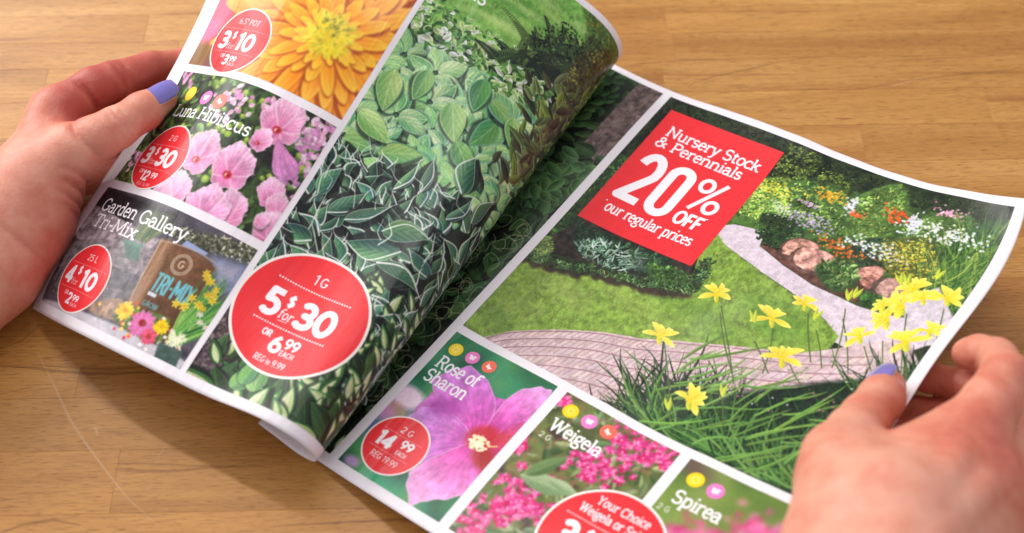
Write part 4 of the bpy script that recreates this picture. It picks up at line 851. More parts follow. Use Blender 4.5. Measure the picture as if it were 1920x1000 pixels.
# ---------------------------------------------------------------- left page
def paint_orange(cv):
    cv.setclip(*L_ORANGE); cv.fill([rgb(200, 70, 40), rgb(226, 120, 40), rgb(206, 70, 70), rgb(120, 90, 40)], 12, 91, 3); cv.blur(1.5)
    for q, rx, ry, c in (((11.6,109.4), 9, 13, rgb(222, 96, 110)), ((17.6,99.6), 8, 10, rgb(228, 80, 120)), ((13.5,115.2), 6, 8, rgb(236, 120, 160)), ((49.6,136.0), 12, 6, rgb(236, 74, 140)), ((14.8,128.9), 9, 8, rgb(130, 96, 40)), ((29.3,132.3), 8, 6, rgb(122, 82, 80)), ((32.4,101.7), 7, 7, rgb(196, 190, 60)), ((61.7,131.0), 6, 5, rgb(206, 200, 40)), ((62.0,138.8), 7, 4, rgb(196, 196, 40)), ((107.4,131.8), 6, 5, rgb(180, 40, 50)), ((100.4,73.6), 10, 5, rgb(110, 40, 34))):
        cv.blob(q[0], q[1], rx, ry, 0, c, 5, .9)
    cv.fillnoise = None
    c0 = np.array((82.7,100.4)); cx_, cy_ = c0
    for ring, (n, L0, wd) in enumerate(((24, 60, 10.5), (24, 54, 10), (22, 47, 9.4), (20, 38, 8.6), (18, 27, 7.0), (16, 17, 4.6), (14, 11, 3.4))):
        k0 = 3+ring
        for k in range(n):
            a = (k+.5*(ring % 2)+U(-.3, .3))*360/n; ln = L0*U(.86, 1.1); ca, sa = math.cos(math.radians(a)), math.sin(math.radians(a))
            f_ = ring/6; ci = lerp(rgb(232, 100, 14), rgb(238, 150, 10), f_**2); co = lerp(rgb(250, 146, 36), rgb(250, 196, 20), f_**2.2); tip = lerp(rgb(255, 186, 84), rgb(252, 226, 50), f_**1.6)
            x, y = cx_+ca*ln*.12, cy_+sa*ln*.12
            cv.leaf(x+.5, y+.9, a+1.5, ln*.93, wd*1.12, rgb(176, 70, 16), rgb(160, 60, 16), p=1.5, q=.55, alpha=.8, soft=1.4)
            cv.leaf(x, y, a, ln*.93, wd*U(.8, 1.05), jit(ci, .04), jit(lerp(ci, co, .6), .04), tipc=tip, edge=jit(tip, .03), ew=wd*.06, p=1.55, q=.55, bend=U(-1.5, 1.5), streak=.05, soft=.35)
    cv.blob(cx_, cy_, 11, 10, 0, rgb(244, 216, 24), 5, .8)
    for _ in range(150):
        a = U(0, 360); r = 11*U(0, 1)**.7; x = cx_+r*math.cos(math.radians(a)); y = cy_+r*math.sin(math.radians(a))
        c = jit(lerp(rgb(250, 232, 40), rgb(214, 190, 30), U(0, 1)), .06); cv.leaf(x, y, a+U(-30, 30), U(2.4, 5), U(.9, 1.6), c, c*.8, tipc=rgb(254, 242, 90), soft=.25)
    for _ in range(36): x = cx_+rn.gauss(-1, 4.4); y = cy_+rn.gauss(-4, 4); cv.leaf(x, y, -90+U(-50, 50), U(1.6, 3.4), .7, rgb(110, 116, 30), rgb(96, 96, 24), soft=.2, alpha=.8)
    cv.blur(.45)
    bx, by = 39.0, 118.2; cv.setclip(0, 0, PW, PH); badge_disc(cv, bx, by, 18.8, .8)
    text(cv, '6.5" POT', bx+.2, by-9.2, 3.4, .40, SANS, wx=.9, align=.5, alpha=.9); dots(cv, bx-14, bx+14, by-6.6, .16, .8)
    text(cv, '3', bx-14.2, by+4.9, 9.4, 2.2, SANS); text(cv, '$', bx-6.2, by-.8, 4.2, .8, SANS); text(cv, 'for', bx-6.8, by+4.8, 2.9, .32, alpha=.8); text(cv, '10', bx-1.2, by+4.9, 9.4, 2.2, SANS)
    dots(cv, bx-14, bx+14, by+6.6, .16, .8); text(cv, 'OR', bx-7.6, by+10.0, 2.2, .34, SANS); text(cv, '3', bx-3.6, by+13.6, 5.4, 1.2, SANS); text(cv, '99', bx+.8, by+11.6, 3.1, .62, SANS); text(cv, 'EACH', bx+1.0, by+14.0, 1.7, .2, SANS)

def hib(cv, c0, R, squ=1.0, rot=0, half=False, eye=True):
    """a pale pink hibiscus cup seen at a slant: crinkled rim, fine veins, dark red eye off the middle"""
    k = R/10.5; up = math.radians(UPL+20+U(-12, 12)); cx_, cy_ = c0; fx, fy = math.cos(up), math.sin(up)
    e0 = (cx_-fx*R*.42+fy*R*.12, cy_-fy*R*.42-fx*R*.12) if eye else (cx_-fx*R*.7, cy_-fy*R*.7)
    pts = []; ph = U(0, 6)
    for i in range(22):
        a = i*2*PI/22; r = R*(1+.07*math.sin(5*a+ph)+.035*math.sin(11*a+ph*2)+U(-.02, .02)); u, v = r*math.cos(a)*1.12, r*math.sin(a)*.94
        pts.append((cx_+fx*u-fy*v, cy_+fy*u+fx*v))
    cv.poly([(x+.6, y+.9) for x, y in pts], rgb(24, 24, 24), 1.6, alpha=.55)
    petal_poly(cv, pts, e0, jit(rgb(216, 112, 164), .04), jit(rgb(242, 196, 220), .03), .075, rgb(250, 222, 234), .3)
    for i in range(5):   # folds between the petals
        a = ph+i*2*PI/5+.5; r = R*.98; q = (cx_+fx*r*math.cos(a)*1.1-fy*r*math.sin(a)*.92, cy_+fy*r*math.cos(a)*1.1+fx*r*math.sin(a)*.92)
        m = ((e0[0]+q[0])/2+U(-1, 1)*k, (e0[1]+q[1])/2+U(-1, 1)*k); cv.stroke(smoothline([e0, m, q]), .8*k, rgb(206, 128, 172), .45, soft=.7, taper=.5)
        cv.stroke(smoothline([(e0[0]+.9*k, e0[1]), (m[0]+1.1*k, m[1]+.4*k), (q[0]+.8*k, q[1])]), .9*k, rgb(252, 228, 238), .5, soft=.8)
    if eye:
        cv.blob(*e0, 2.1*k, 1.8*k, 0, rgb(178, 34, 44), 1.1); cv.blob(e0[0]-.5*k, e0[1]+.2*k, .75*k, .9*k, 0, rgb(248, 196, 180), .4)
        cv.blob(e0[0]+.4*k, e0[1]+.2*k, .8*k, .7*k, 0, rgb(150, 20, 34), .4)
def paint_hibiscus(cv):
    cv.setclip(*L_HIB); cv.fill([rgb(30, 26, 30), rgb(42, 50, 36), rgb(66, 90, 48), rgb(38, 34, 36)], 6, 101, 4)
    for _ in range(330):
        x, y = U(8, 110), U(136, 205); c = jit(rn.choice([rgb(66, 104, 52), rgb(96, 136, 66), rgb(44, 70, 40), rgb(122, 158, 84)]), .14)
        if 52 < x < 92 and 164 < y < 196 and rn.random() < .75: continue
        cv.leaf(x, y, U(0, 360), U(3, 8), U(2, 4.6), c, c*.65, bend=U(-1, 1), mid=c*1.2, soft=.25)
    for _ in range(60): x, y = U(30, 108), U(139, 190); r = U(1, 2.4); cv.blob(x, y, r, r*.9, 0, jit(rgb(140, 168, 62), .1), .6, .9); cv.blob(x-.3, y-.4, r*.5, r*.5, 0, rgb(186, 202, 96), .5, .8)
    def petals(c, n, sx, sy, s=3.5):
        for _ in range(n):
            col = jit(rn.choice([rgb(238, 184, 212), rgb(226, 150, 196), rgb(246, 214, 228), rgb(204, 140, 186)]), .06); cv.leaf(c[0]+rn.gauss(0, sx), c[1]+rn.gauss(0, sy), U(0, 360), s*U(.7, 1.4), s*.75, col, col*.86, streak=.05, soft=.3, p=1)
    for q, n, sx, sy in (((14.7,142.8), 10, 4, 2), ((58.2,147.8), 26, 6, 4), ((53.3,150.7), 18, 5, 3), ((103.7,145.0), 34, 5, 5), ((106.9,155.2), 26, 4, 6), ((75.6,145.6), 16, 5, 3), ((2.7,178.1), 16, 3, 5), ((13.1,190.7), 14, 2, 5), ((102.9,169.8), 20, 4, 4), ((98.9,151.1), 16, 4, 4), ((106.4,144.8), 16, 5, 3)): petals(q, n, sx, sy)
    hib(cv, (86.2,148.9), 11, .9, 20); hib(cv, (82.3,161.3), 5.5, .9, 60)
    petal_poly(cv, [(88.5,157.4), (96.0,160.5), (103.3,163.5), (105.6,169.6), (101.2,173.9), (95.5,172.8), (91.8,167.5)], (88.7,157.8), rgb(206, 130, 178), rgb(208, 136, 190), .07)
    hib(cv, (58.7,177.8), 10.6, 1.2, -20); hib(cv, (77.6,178.6), 10.8, 1.15, 25)
    hib(cv, (57.3,200.2), 9.5, 1.0, 30, eye=False); hib(cv, (51.9,204.8), 7.5, 1.0, 0, eye=False)
    hib(cv, (87.2,197.4), 8.8, 1.1, 40, eye=False); hib(cv, (77.8,202.9), 11.6, 1.0, -10)
    hib(cv, (99.6,181.4), 6.6, 1.1, 50, eye=False); hib(cv, (105.4,185.6), 6.0, 1.1, 10, eye=False); hib(cv, (107.9,196.5), 8, 1.1, 10, eye=False); hib(cv, (102.9,195.1), 3.6, 1.0, 0, eye=False)
    cv.blur(.24); cv.speckle(.06, .35, 39)
    icons(cv, [(25.2,150.0), (40.3,151.2), (51.3,151.5)], 4.0)
    fit(cv, 'Luna Hibiscus', 19.8, 75.4, 163.0, 6.6, .92)
    bx, by = 35.0, 186.4; cv.setclip(0, 0, PW, PH); badge_disc(cv, bx, by, 18.4, .75)
    text(cv, '2 G', bx+.5, by-9.2, 3.4, .40, SANS, align=.5, alpha=.9); dots(cv, bx-14, bx+14, by-6.4, .16, .8)
    text(cv, '3', bx-15.2, by+4.6, 9.2, 2.2, SANS); text(cv, '$', bx-7.0, by-.6, 4.4, .8, SANS); text(cv, 'for', bx-7.6, by+4.4, 2.9, .32, alpha=.8); text(cv, '30', bx-2.2, by+4.6, 9.2, 2.2, SANS)
    dots(cv, bx-14, bx+14, by+6.6, .16, .8); text(cv, 'OR', bx-9.4, by+10.0, 2.1, .32, SANS); text(cv, '12', bx-5.6, by+13.4, 5.2, 1.15, SANS); text(cv, '99', bx+2.2, by+11.6, 3.1, .62, SANS)
    text(cv, 'REG 16.99', bx+.3, by+16.4, 1.9, .2, SANS, align=.5, alpha=.8)

def paint_trimix(cv):
    cv.setclip(*L_MIX); x0, y0, x1, y1 = L_MIX; cv.fill([rgb(70, 66, 76), rgb(96, 90, 98), rgb(58, 56, 66)], 8, 111, 4)
    cv.poly([(x0, y0), (66.7,210.5), (41.4,215.4), (45.7,224.5), (-0.2,224.6), (x0, y0+26)], rgb(38, 38, 42), 3, tex=.2)
    # flagstones behind and ledges
    def slab(pts, c, sd): cv.poly(closedcurve(pts, 4), c, .8, tex=.30, seed=sd)
    slab([(4.8,219.2), (47.9,222.5), (76.7,224.9), (75.5,236.5), (40.8,237.3), (8.1,235.5)], rgb(150, 138, 142), 1)
    slab([(3.7,242.1), (36.5,232.7), (70.1,233.2), (70.3,246.9), (44.1,250.3), (10.8,252.6)], rgb(128, 118, 122), 2)
    slab([(10.3,263.8), (18.2,248.4), (49.9,243.1), (68.7,244.7), (72.1,258.3), (49.9,262.1)], rgb(108, 98, 102), 3)
    slab([(47.5,264.2), (64.3,254.6), (72.8,259.4), (65.2,264.9)], rgb(150, 120, 96), 4)
    slab([(48.3,243.5), (67.2,242.6), (67.2,249.4), (52.2,250.6)], rgb(92, 86, 92), 5)
    for _ in range(220):
        x, y = U(x0, 62), U(222, 262); c = rn.choice([rgb(66, 58, 62), rgb(178, 166, 168)]); cv.stroke([(x, y), (x+U(1, 5), y+U(-.8, .8))], .3, c, .4)
    cv.poly([(2.2,270.6), (31.8,267.2), (65.9,266.0), (95.3,265.6), (109.7,266.6), (108.2,272.7), (11.6,279.5)], rgb(196, 190, 196), 1.2, tex=.06, seed=3)
    cv.poly([(65.0,262.4), (91.5,259.9), (93.9,263.6), (68.2,264.4)], rgb(88, 80, 88), 1.6)
    # shrub and gravel top right
    shrub(cv, [(58.7,217.7), (75.4,214.1), (95.5,209.8), (108.2,208.2), (109.1,216.3), (93.4,219.6), (73.7,220.5)], 320, 1.6, [rgb(112, 116, 92), rgb(150, 150, 120), rgb(72, 76, 62), rgb(190, 188, 160)], rgb(70, 72, 62))
    cv.poly([(93.4,219.6), (110.1,215.8), (112.0,232.0), (101.4,232.3)], rgb(120, 128, 160), 5, tex=.1); cv.poly([(78.3,218.5), (90.6,219.6), (90.2,221.2), (77.5,221.7)], rgb(150, 164, 200), .6)
    cv.poly([(94.7,221.7), (106.8,219.2), (108.1,225.6), (100.8,226.9)], rgb(186, 180, 190), 5, alpha=.7)
    # pot with shoots, upper
    blades(cv, *(56.1,227.1), 60, 4, 17, [rgb(92, 122, 70), rgb(66, 96, 54), rgb(130, 146, 84)], .8, -75, 22, 3)
    cv.poly([(47.9,230.2), (59.0,229.5), (61.8,236.3), (54.7,237.1)], rgb(64, 108, 92), .6, tex=.1); cv.poly([(46.2,229.6), (59.5,228.7), (60.2,230.5), (47.5,231.2)], rgb(84, 132, 114), .5)
    # the brown bag
    BAG = [(66.8,222.7), (74.4,221.6), (93.1,222.6), (97.6,224.4), (97.9,239.7), (100.3,260.5), (91.3,266.1), (68.6,265.0), (70.0,257.8), (68.5,242.1)]
    cv.poly(BAG, rgb(128, 88, 58), .6, rgb(88, 62, 46), ((66.8,222.7), (91.3,266.1)), tex=.14, seed=8)
    cv.poly([(66.8,222.7), (71.1,222.1), (74.1,234.4), (76.0,254.0), (73.1,261.9), (69.7,263.2), (68.5,243.5)], rgb(176, 132, 92), 2.4, alpha=.6)
    cv.stroke(smoothline([(66.8,222.7), (67.7,229.9), (68.5,242.1), (69.8,255.2), (69.7,263.2)]), .5, rgb(214, 190, 164), .8)
    cv.stroke(smoothline([(66.3,223.5), (83.2,221.3), (95.0,222.1)]), .6, rgb(182, 160, 140), .8)
    ex, ey = (82.9,229.6)
    for r_ in (4.9, 3.9): cv.stroke(arc(ex, ey, r_, r_, 0, 378, 30), .32, rgb(214, 198, 180))
    for k in range(26):
        a = k*6.283/26; cv.stroke([(ex+4.2*math.cos(a), ey+4.2*math.sin(a)), (ex+4.6*math.cos(a), ey+4.6*math.sin(a))], .3, rgb(206, 190, 172))
    text(cv, 'G', ex, ey+1.9, 3.8, .5, SANS, rgb(222, 208, 192), align=.5)
    bxx, byy = (75.4,245.6); bx2, by2 = (96.0,244.4); fit(cv, 'TRI-MIX', bxx, bx2, byy, 9.4, 1.25, SANS, 0, col=rgb(112, 186, 196))
    qx, qy = (76.0,249.5); text(cv, 'GROW', qx, qy+3.4, 2.6, .34, dict(SANS, W=(7.5, [[(.5, 7), (2.1, 0), (3.7, 6.6), (5.3, 0), (6.9, 7)]], [])), rgb(112, 186, 196), wx=.9); cv.poly([(qx, qy-3.4), (qx+4.5, qy-3.4), (qx+4.5, qy-1.6), (qx, qy-1.6)], rgb(206, 214, 222), .3)
    # flower print at the bag's foot
    def daisy(q, r, c, eyec, n=13):
        r *= .82
        for k in range(n): cc = jit(c, .08); cv.leaf(q[0], q[1], k*360/n+U(-6, 6), r*U(.85, 1.1), r*.42, cc, cc*.88, soft=.25, p=1.1)
        cv.blob(q[0], q[1]-r*.05, r*.3, r*.25, 0, eyec, .6)
    cv.poly([(66.7,256.4), (87.1,253.3), (92.8,253.3), (95.0,265.2), (87.2,266.6), (67.1,264.2)], rgb(92, 116, 60), 1.5, tex=.35)
    for _ in range(60): q = (81.8,261.0); cv.blob(q[0]+rn.gauss(0, 9), q[1]+rn.gauss(0, 4), .9, .8, 0, jit(rn.choice([rgb(232, 90, 60), rgb(244, 196, 60), rgb(206, 60, 100), rgb(250, 236, 226)]), .08), .4)
    daisy((70.5,258.4), 6, rgb(244, 206, 50), rgb(214, 150, 30)); daisy((90.7,257.9), 5, rgb(246, 212, 40), rgb(226, 180, 30)); daisy((81.7,260.3), 8, rgb(226, 120, 176), rgb(150, 40, 40), 15); daisy((87.9,264.2), 5.4, rgb(226, 90, 120), rgb(180, 60, 50))
    # daffodils in a green pot
    blades(cv, *(99.3,261.0), 150, 3.4, 31, [rgb(96, 168, 76), rgb(132, 196, 92), rgb(66, 124, 60), rgb(160, 210, 110)], .9, -68, 24, 3)
    for q in ((95.3,228.2), (99.1,230.7), (103.5,234.8), (101.4,236.5), (95.9,240.8), (94.8,245.5), (103.1,232.7), (100.0,242.0), (90.9,246.1), (96.6,229.8), (102.6,242.8), (104.3,237.7)): 
        daisy(q, U(2.4, 3.3), rgb(240, 214, 70), rgb(232, 172, 36), 6)
    for _ in range(26): q = (99.3,262.3); cv.stroke([(q[0]+U(-4, 5), q[1]+U(-2, 2)), (q[0]+U(-4, 6), q[1]-U(3, 6))], .6, jit(rgb(226, 230, 190), .06))
    cv.poly([(93.7,264.2), (105.4,263.3), (107.2,273.2), (96.0,273.2)], rgb(70, 92, 84), .6, tex=.12)
    for q in ((104.9,248.5), (108.3,249.5), (102.9,245.4)): daisy(q, 2.2, rgb(240, 232, 240), rgb(230, 200, 90), 6)
    cv.blur(.2); cv.speckle(.07, .35, 49)
    fit(cv, 'Garden Gallery', 15.6, 77.0, 219.8, 6.6, .92); fit(cv, 'Tri-Mix', 17.2, 52.6, 228.4, 6.6, .92)
    bx, by = 35.8, 253.2; cv.setclip(0, 0, PW, PH); badge_disc(cv, bx, by, 17.2, .7)
    text(cv, '25 L', bx, by-8.4, 3.3, .36, SANS, wx=.95, align=.5, alpha=.95); dots(cv, bx-13, bx+13, by-5.9, .15, .8)
    text(cv, '4', bx-13.4, by+4.4, 8.6, 2.0, SANS); text(cv, '$', bx-5.2, by-.8, 4.2, .75, SANS); text(cv, 'for', bx-6.4, by+4.2, 2.7, .3, alpha=.8); text(cv, '10', bx-.6, by+4.4, 8.6, 2.0, SANS)
    dots(cv, bx-13, bx+13, by+6.2, .15, .8); text(cv, 'OR', bx-7.6, by+9.6, 2.0, .3, SANS); text(cv, '2', bx-3.8, by+13.2, 5.2, 1.15, SANS); text(cv, '99', bx+.6, by+11.3, 3.0, .6, SANS); text(cv, 'EACH', bx+.8, by+13.6, 1.6, .2, SANS)

def paint_hosta(cv):
    cv.setclip(*L_HOSTA); x0, y0, x1, y1 = L_HOSTA
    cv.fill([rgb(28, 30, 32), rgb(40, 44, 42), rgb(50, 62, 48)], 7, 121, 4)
    # meadow at the top
    turf(cv, [(x0, y0), (x1, y0), (x1, 26), (190, 30), (160, 56), (x0, 74)], rgb(112, 168, 76), rgb(178, 212, 120), 3600, 2.2, 3)
    for _ in range(40): cv.blob(U(x0, 190), U(10, 72), U(4, 14), U(1, 3), -8, rn.choice([rgb(168, 210, 108), rgb(92, 150, 66), rgb(196, 224, 140)]), 2.5, .5)
    shrub(cv, [(185, y0), (234, y0), (234, 60), (214, 66), (205, 40), (188, 12)], 600, 2.2, [rgb(104, 148, 66), rgb(132, 170, 76), rgb(84, 122, 58), rgb(176, 170, 60)], rgb(82, 112, 52))
    # far leaves, small and bright
    for _ in range(1100):
        t = U(0, 1); x = U(x0, 188); y = lerp(56, 100, t)+(150-x)*.10*0; c = jit(rn.choice([rgb(124, 178, 88), rgb(86, 142, 66), rgb(186, 214, 142), rgb(62, 104, 56), rgb(226, 236, 214)]), .1)
        s = lerp(3, 7.5, t); cv.leaf(x, y+U(-4, 4), U(-60, 240), s*U(.7, 1.3), s*.55, c, c*.7, edge=np.clip(c*1.15, 0, 1), ew=.2, soft=.25)
    # fern
    for q in ((174.6,49.2), (179.2,37.2), (166.3,60.6), (182.4,57.1), (192.0,33.1), (155.9,65.6), (165.6,46.2), (191.1,45.3), (200.7,32.3)):
        for _ in range(5):
            a = math.radians(-90+U(-70, 70)); ln = U(14, 24); c = jit(rn.choice([rgb(44, 62, 46), rgb(62, 88, 54), rgb(34, 46, 40), rgb(96, 124, 66)]), .12)
            for k in range(16):
                t = k/16; x = q[0]+math.cos(a)*ln*t; y = q[1]+math.sin(a)*ln*t+3*t*t; s = 3.4*(1-t)+.6
                for sg in (-1, 1): cv.leaf(x, y, math.degrees(a)+sg*62, s, .9, c, c*.85, soft=.2)
    shrub(cv, [(165.3,38.9), (177.3,19.3), (194.3,23.1), (187.2,45.2), (173.5,54.0)], 260, 1.8, [rgb(62, 84, 52), rgb(96, 124, 66), rgb(40, 52, 42)])
    shrub(cv, [(192.0,33.1), (202.8,14.7), (215.9,13.5), (210.3,45.7), (192.9,54.8)], 330, 2.0, [rgb(120, 120, 58), rgb(92, 96, 52), rgb(160, 160, 70), rgb(62, 66, 42)], rgb(66, 66, 42))
    # big light leaves
    def rows_of(y_a, y_b, n, kind, xa, xb, s0, s1, angs=(20, 160)):
        pts = sorted([(U(y_a, y_b), U(xa, xb)) for _ in range(n)])
        for y, x in pts:
            t = (y-y_a)/(y_b-y_a); s = lerp(s0, s1, t)*U(.8, 1.2); k = kind(x, y) if callable(kind) else kind
            a = U(*angs); hosta_leaf(cv, x-math.cos(math.radians(a))*s*.4, y-math.sin(math.radians(a))*s*.4, a, s, k)
    rows_of(84, 146, 120, 0, x0-4, 196, 10, 15)
    cents = []
    for ry in np.linspace(88, 140, 6):
        for rx in np.linspace(x0+2, 192, 6): cents.append((ry+U(-5, 5), rx+U(-6, 6)))
    for ry, rx in sorted(cents):   # rosettes: wide pale leaves falling outward from each crown
        pale = U(0, 1); m = rn.randrange(8, 12); a0 = U(0, 360)
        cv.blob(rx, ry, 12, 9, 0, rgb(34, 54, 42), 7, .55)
        for k in sorted(range(m), key=lambda k: -abs(math.sin(math.radians(a0+k*360/m)))):
            a = a0+k*360/m+U(-12, 12); s = U(11, 17)*(1+.15*math.sin(math.radians(a))); ax, ay = rx+math.cos(math.radians(a))*1.5, ry+math.sin(math.radians(a))*1.2
            c1 = jit(lerp(rgb(140, 196, 104), rgb(228, 240, 190), min(1, pale*.8+U(0, .45))), .08); c2 = jit(lerp(rgb(74, 144, 92), rgb(158, 206, 124), U(0, 1)), .1)
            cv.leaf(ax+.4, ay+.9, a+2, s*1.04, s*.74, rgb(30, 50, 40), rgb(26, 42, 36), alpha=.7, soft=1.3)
            cv.leaf(ax, ay, a, s, s*U(.52, .72), c1, c2, edge=lerp(c1, jit(rgb(110, 172, 146), .1), U(.2, 1)), ew=U(.4, 1.1), bend=U(-2.5, 2.5), vein=.07, p=.8, q=.72, mid=lerp(c1, rgb(230, 240, 190), .4), tipc=lerp(c1, c2, U(.2, 1)), soft=.4)
    for q, a, s in (((120.4,109.0), 75, 22), ((154.4,107.6), 60, 21), ((168.9,104.5), 110, 20), ((167.8,122.0), 40, 20), ((118.0,140.2), -10, 20), ((140.5,134.5), -25, 21), ((123.2,129.2), 20, 20), ((172.1,89.9), 20, 18), ((132.0,98.3), 90, 18), ((158.6,88.1), 80, 19), ((181.4,94.1), 70, 16)): hosta_leaf(cv, q[0]-math.cos(math.radians(a))*s/2, q[1]-math.sin(math.radians(a))*s/2, a, s, 0)
    # brownish plants by the fold
    for _ in range(170):
        q = lerp(np.array((200.9,58.2)), np.array((200.5,115.3)), U(0, 1)); c = jit(rn.choice([rgb(96, 118, 66), rgb(124, 140, 88), rgb(84, 84, 58), rgb(62, 66, 50), rgb(120, 142, 60)]), .12)
        cv.leaf(q[0]+rn.gauss(0, 9), q[1]+rn.gauss(0, 8), -90+U(-80, 80), U(8, 15), U(2.4, 5), c, c*.6, bend=U(-2, 2), edge=c*1.15, ew=.3, soft=.25)
    cv.poly([(241.5,29.2), (212.2,89.2), (216.9,112.4), (x1, 150), (x1, 40)], rgb(40, 38, 32), 4, tex=.4, alpha=.55)
    # soil lower left
    cv.poly([(x0, 225), (122, 222), (126, 262), (x0, 272)], rgb(84, 70, 76), 3, tex=.35, seed=66)
    for _ in range(300):
        x, y = U(x0, 130), U(222, 271); c = jit(rn.choice([rgb(116, 100, 104), rgb(60, 48, 54), rgb(140, 122, 120), rgb(92, 76, 70)]), .1); cv.leaf(x, y, U(0, 360), U(1.5, 4), U(.7, 2), c, c*.7)
    # dark leaves with white rims
    rows_of(143, 232, 330, 1, x0-4, 234, 12, 17, (UPL-60, UPL+60))
    for q, a, s in (((148.0,142.9), -80, 17), ((156.8,138.4), -100, 18), ((173.9,127.5), -95, 20), ((177.4,144.3), -75, 18), ((152.4,180.6), 170, 26), ((162.9,169.6), -15, 22), ((130.9,167.4), -60, 20), ((119.5,162.2), -75, 17), ((189.8,137.3), -70, 18), ((170.2,189.9), 10, 24), ((142.0,167.4), -45, 22)): hosta_leaf(cv, q[0]-math.cos(math.radians(a))*s/2, q[1]-math.sin(math.radians(a))*s/2, a, s, 1)
    for _ in range(45):   # curling white rims catching the light
        x, y = U(x0, 232), U(140, 226); a = math.radians(UPL+U(-55, 55)); ln = U(8, 17); k = U(-.35, .35)*ln
        L = [(x, y), (x+math.cos(a)*ln*.4-math.sin(a)*k, y+math.sin(a)*ln*.4+math.cos(a)*k), (x+math.cos(a)*ln*.8-math.sin(a)*k*.3, y+math.sin(a)*ln*.8+math.cos(a)*k*.3), (x+math.cos(a)*ln, y+math.sin(a)*ln)]
        cv.stroke(smoothline(L, 5), U(.35, .85), jit(rgb(226, 232, 220), .05), .85, soft=.25, taper=.3)
    # cream centred leaves at the foot
    rows_of(196, 272, 210, lambda x, y: 2 if rn.random() < .7 else rn.choice([1, 3]), 150, 234, 11, 18, (UPL-70, UPL+70))
    rows_of(244, 272, 90, lambda x, y: 2 if rn.random() < .65 else 3, 118, 234, 11, 17, (UPL-60, UPL+60))
    for q, a, s in (((132.5,268.2), -60, 15), ((143.5,266.2), -120, 16), ((136.0,265.2), -90, 14)): hosta_leaf(cv, q[0], q[1], a, s, 0)
    cv.blur(.14); cv.speckle(.06, .35, 59)
    fit(cv, 'als', 124.5, 137.5, 44.5, 9, 1.1)
    cx_, cy_ = 141.8, 225.8; cv.setclip(0, 0, PW, PH); badge_disc(cv, cx_, cy_, 31.2, 1.3)
    qx, qy = (136.9,208.0); text(cv, '1G', cx_-.6, cy_-16.6, 5.0, .6, SANS, wx=.9, track=1.2, align=.5)
    dots(cv, cx_-18.5, cx_+17.5, cy_-12.9, .42, 1.3); dots(cv, cx_-18.5, cx_+16.5, cy_+8.6, .42, 1.3)
    text(cv, '5', cx_-19.4, cy_+5.4, 13.0, 3.1, SANS, wx=.9); text(cv, '$', cx_-9.2, cy_-1.6, 6.0, 1.2, SANS, wx=.9); text(cv, 'for', cx_-9.8, cy_+4.6, 4.6, .55, slant=.12, wx=.8)
    cv.stroke([(cx_-8.6, cy_+5.7), (cx_-4.4, cy_+5.5)], .28, WHITE); text(cv, '30', cx_-2.8, cy_+5.4, 13.0, 3.1, SANS, wx=.98)
    text(cv, 'OR', cx_-11.6, cy_+14.4, 3.4, .7, SANS, wx=.8); text(cv, '6', cx_-5.6, cy_+20.2, 8.2, 1.9, SANS, wx=.92); text(cv, '99', cx_+.6, cy_+16.6, 5.2, 1.05, SANS, wx=.9); text(cv, 'EACH', cx_+.8, cy_+20.4, 2.8, .42, SANS, wx=.8)
    text(cv, 'REG', cx_-8.4, cy_+26.4, 3.3, .4, SANS, wx=.72); text(cv, 'to', cx_-2.1, cy_+26.4, 3.0, .34, SANS, wx=.6); text(cv, '9.99', cx_+.8, cy_+26.4, 3.3, .4, SANS, wx=.72)

CR_ = Canvas()
for fn in (paint_big, paint_strip, paint_rose, paint_weigela, paint_spirea): fn(CR_)
IMG_R = to_image(CR_, 'right_print')
CL_ = Canvas()
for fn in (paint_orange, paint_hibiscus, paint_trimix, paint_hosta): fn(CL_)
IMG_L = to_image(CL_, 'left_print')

# ---------------------------------------------------------------- assemble the flyer
flyer = empty('flyer', (0, 0, .001), 'open garden centre flyer with curled left page lying on the wooden table', 'flyer')
PAPER = paper_material('white_paper'); 
def local(o):  # the empty stands 1 mm above the table; keep the sheet where it was measured
    o.matrix_parent_inverse = Matrix.Translation((0, 0, -.001)); return o
def page(sheet, label):
    n = 1.9
    o = grid_patch('page', sheet, 0, 0, PW, PH, 0, PAPER, flyer, n); o['label'] = label
    md = o.modifiers.new('thickness', 'SOLIDIFY'); md.thickness = .00011; md.offset = 1 if False else -1
    return local(o)
page_l = page(SHEET_L, 'turned left page curling over the fold'); page_r = page(SHEET_R, 'flat right page lifted at its outer edge')

INK_L = paper_material('left_page_print', IMG_L); INK_R = paper_material('right_page_print', IMG_R)
def picture(sheet, pg, ink, rect, label):
    o = grid_patch('printed_photo', sheet, *rect, .09, ink, pg, 1.9); o['label'] = label; return o
def badge(sheet, pg, ink, x, y, r, label, name='price_badge', lift=.17):
    o = disc_patch(name, sheet, x, y, r, lift, ink, pg, max(2, int(r/2)), 56 if r > 8 else 28); o['label'] = label; return o
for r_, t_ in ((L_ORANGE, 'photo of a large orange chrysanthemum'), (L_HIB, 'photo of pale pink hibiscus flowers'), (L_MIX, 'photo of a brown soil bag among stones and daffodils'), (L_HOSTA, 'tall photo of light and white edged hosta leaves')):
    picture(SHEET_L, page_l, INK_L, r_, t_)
for r_, t_ in ((R_STRIP, 'narrow dark strip of hosta leaves and a tree trunk'), (R_BIG, 'large garden photo with lawn, brick path and yellow lilies'), (R_ROSE, 'photo of a purple rose of Sharon flower'), (R_WEIG, 'photo of magenta weigela flowers'), (R_SPIR, 'blurred photo of pink spirea')):
    picture(SHEET_R, page_r, INK_R, r_, t_)
badge(SHEET_L, page_l, INK_L, 141.8, 225.8, 31.2, 'large red badge reading 5 for $30 or 6.99 each')
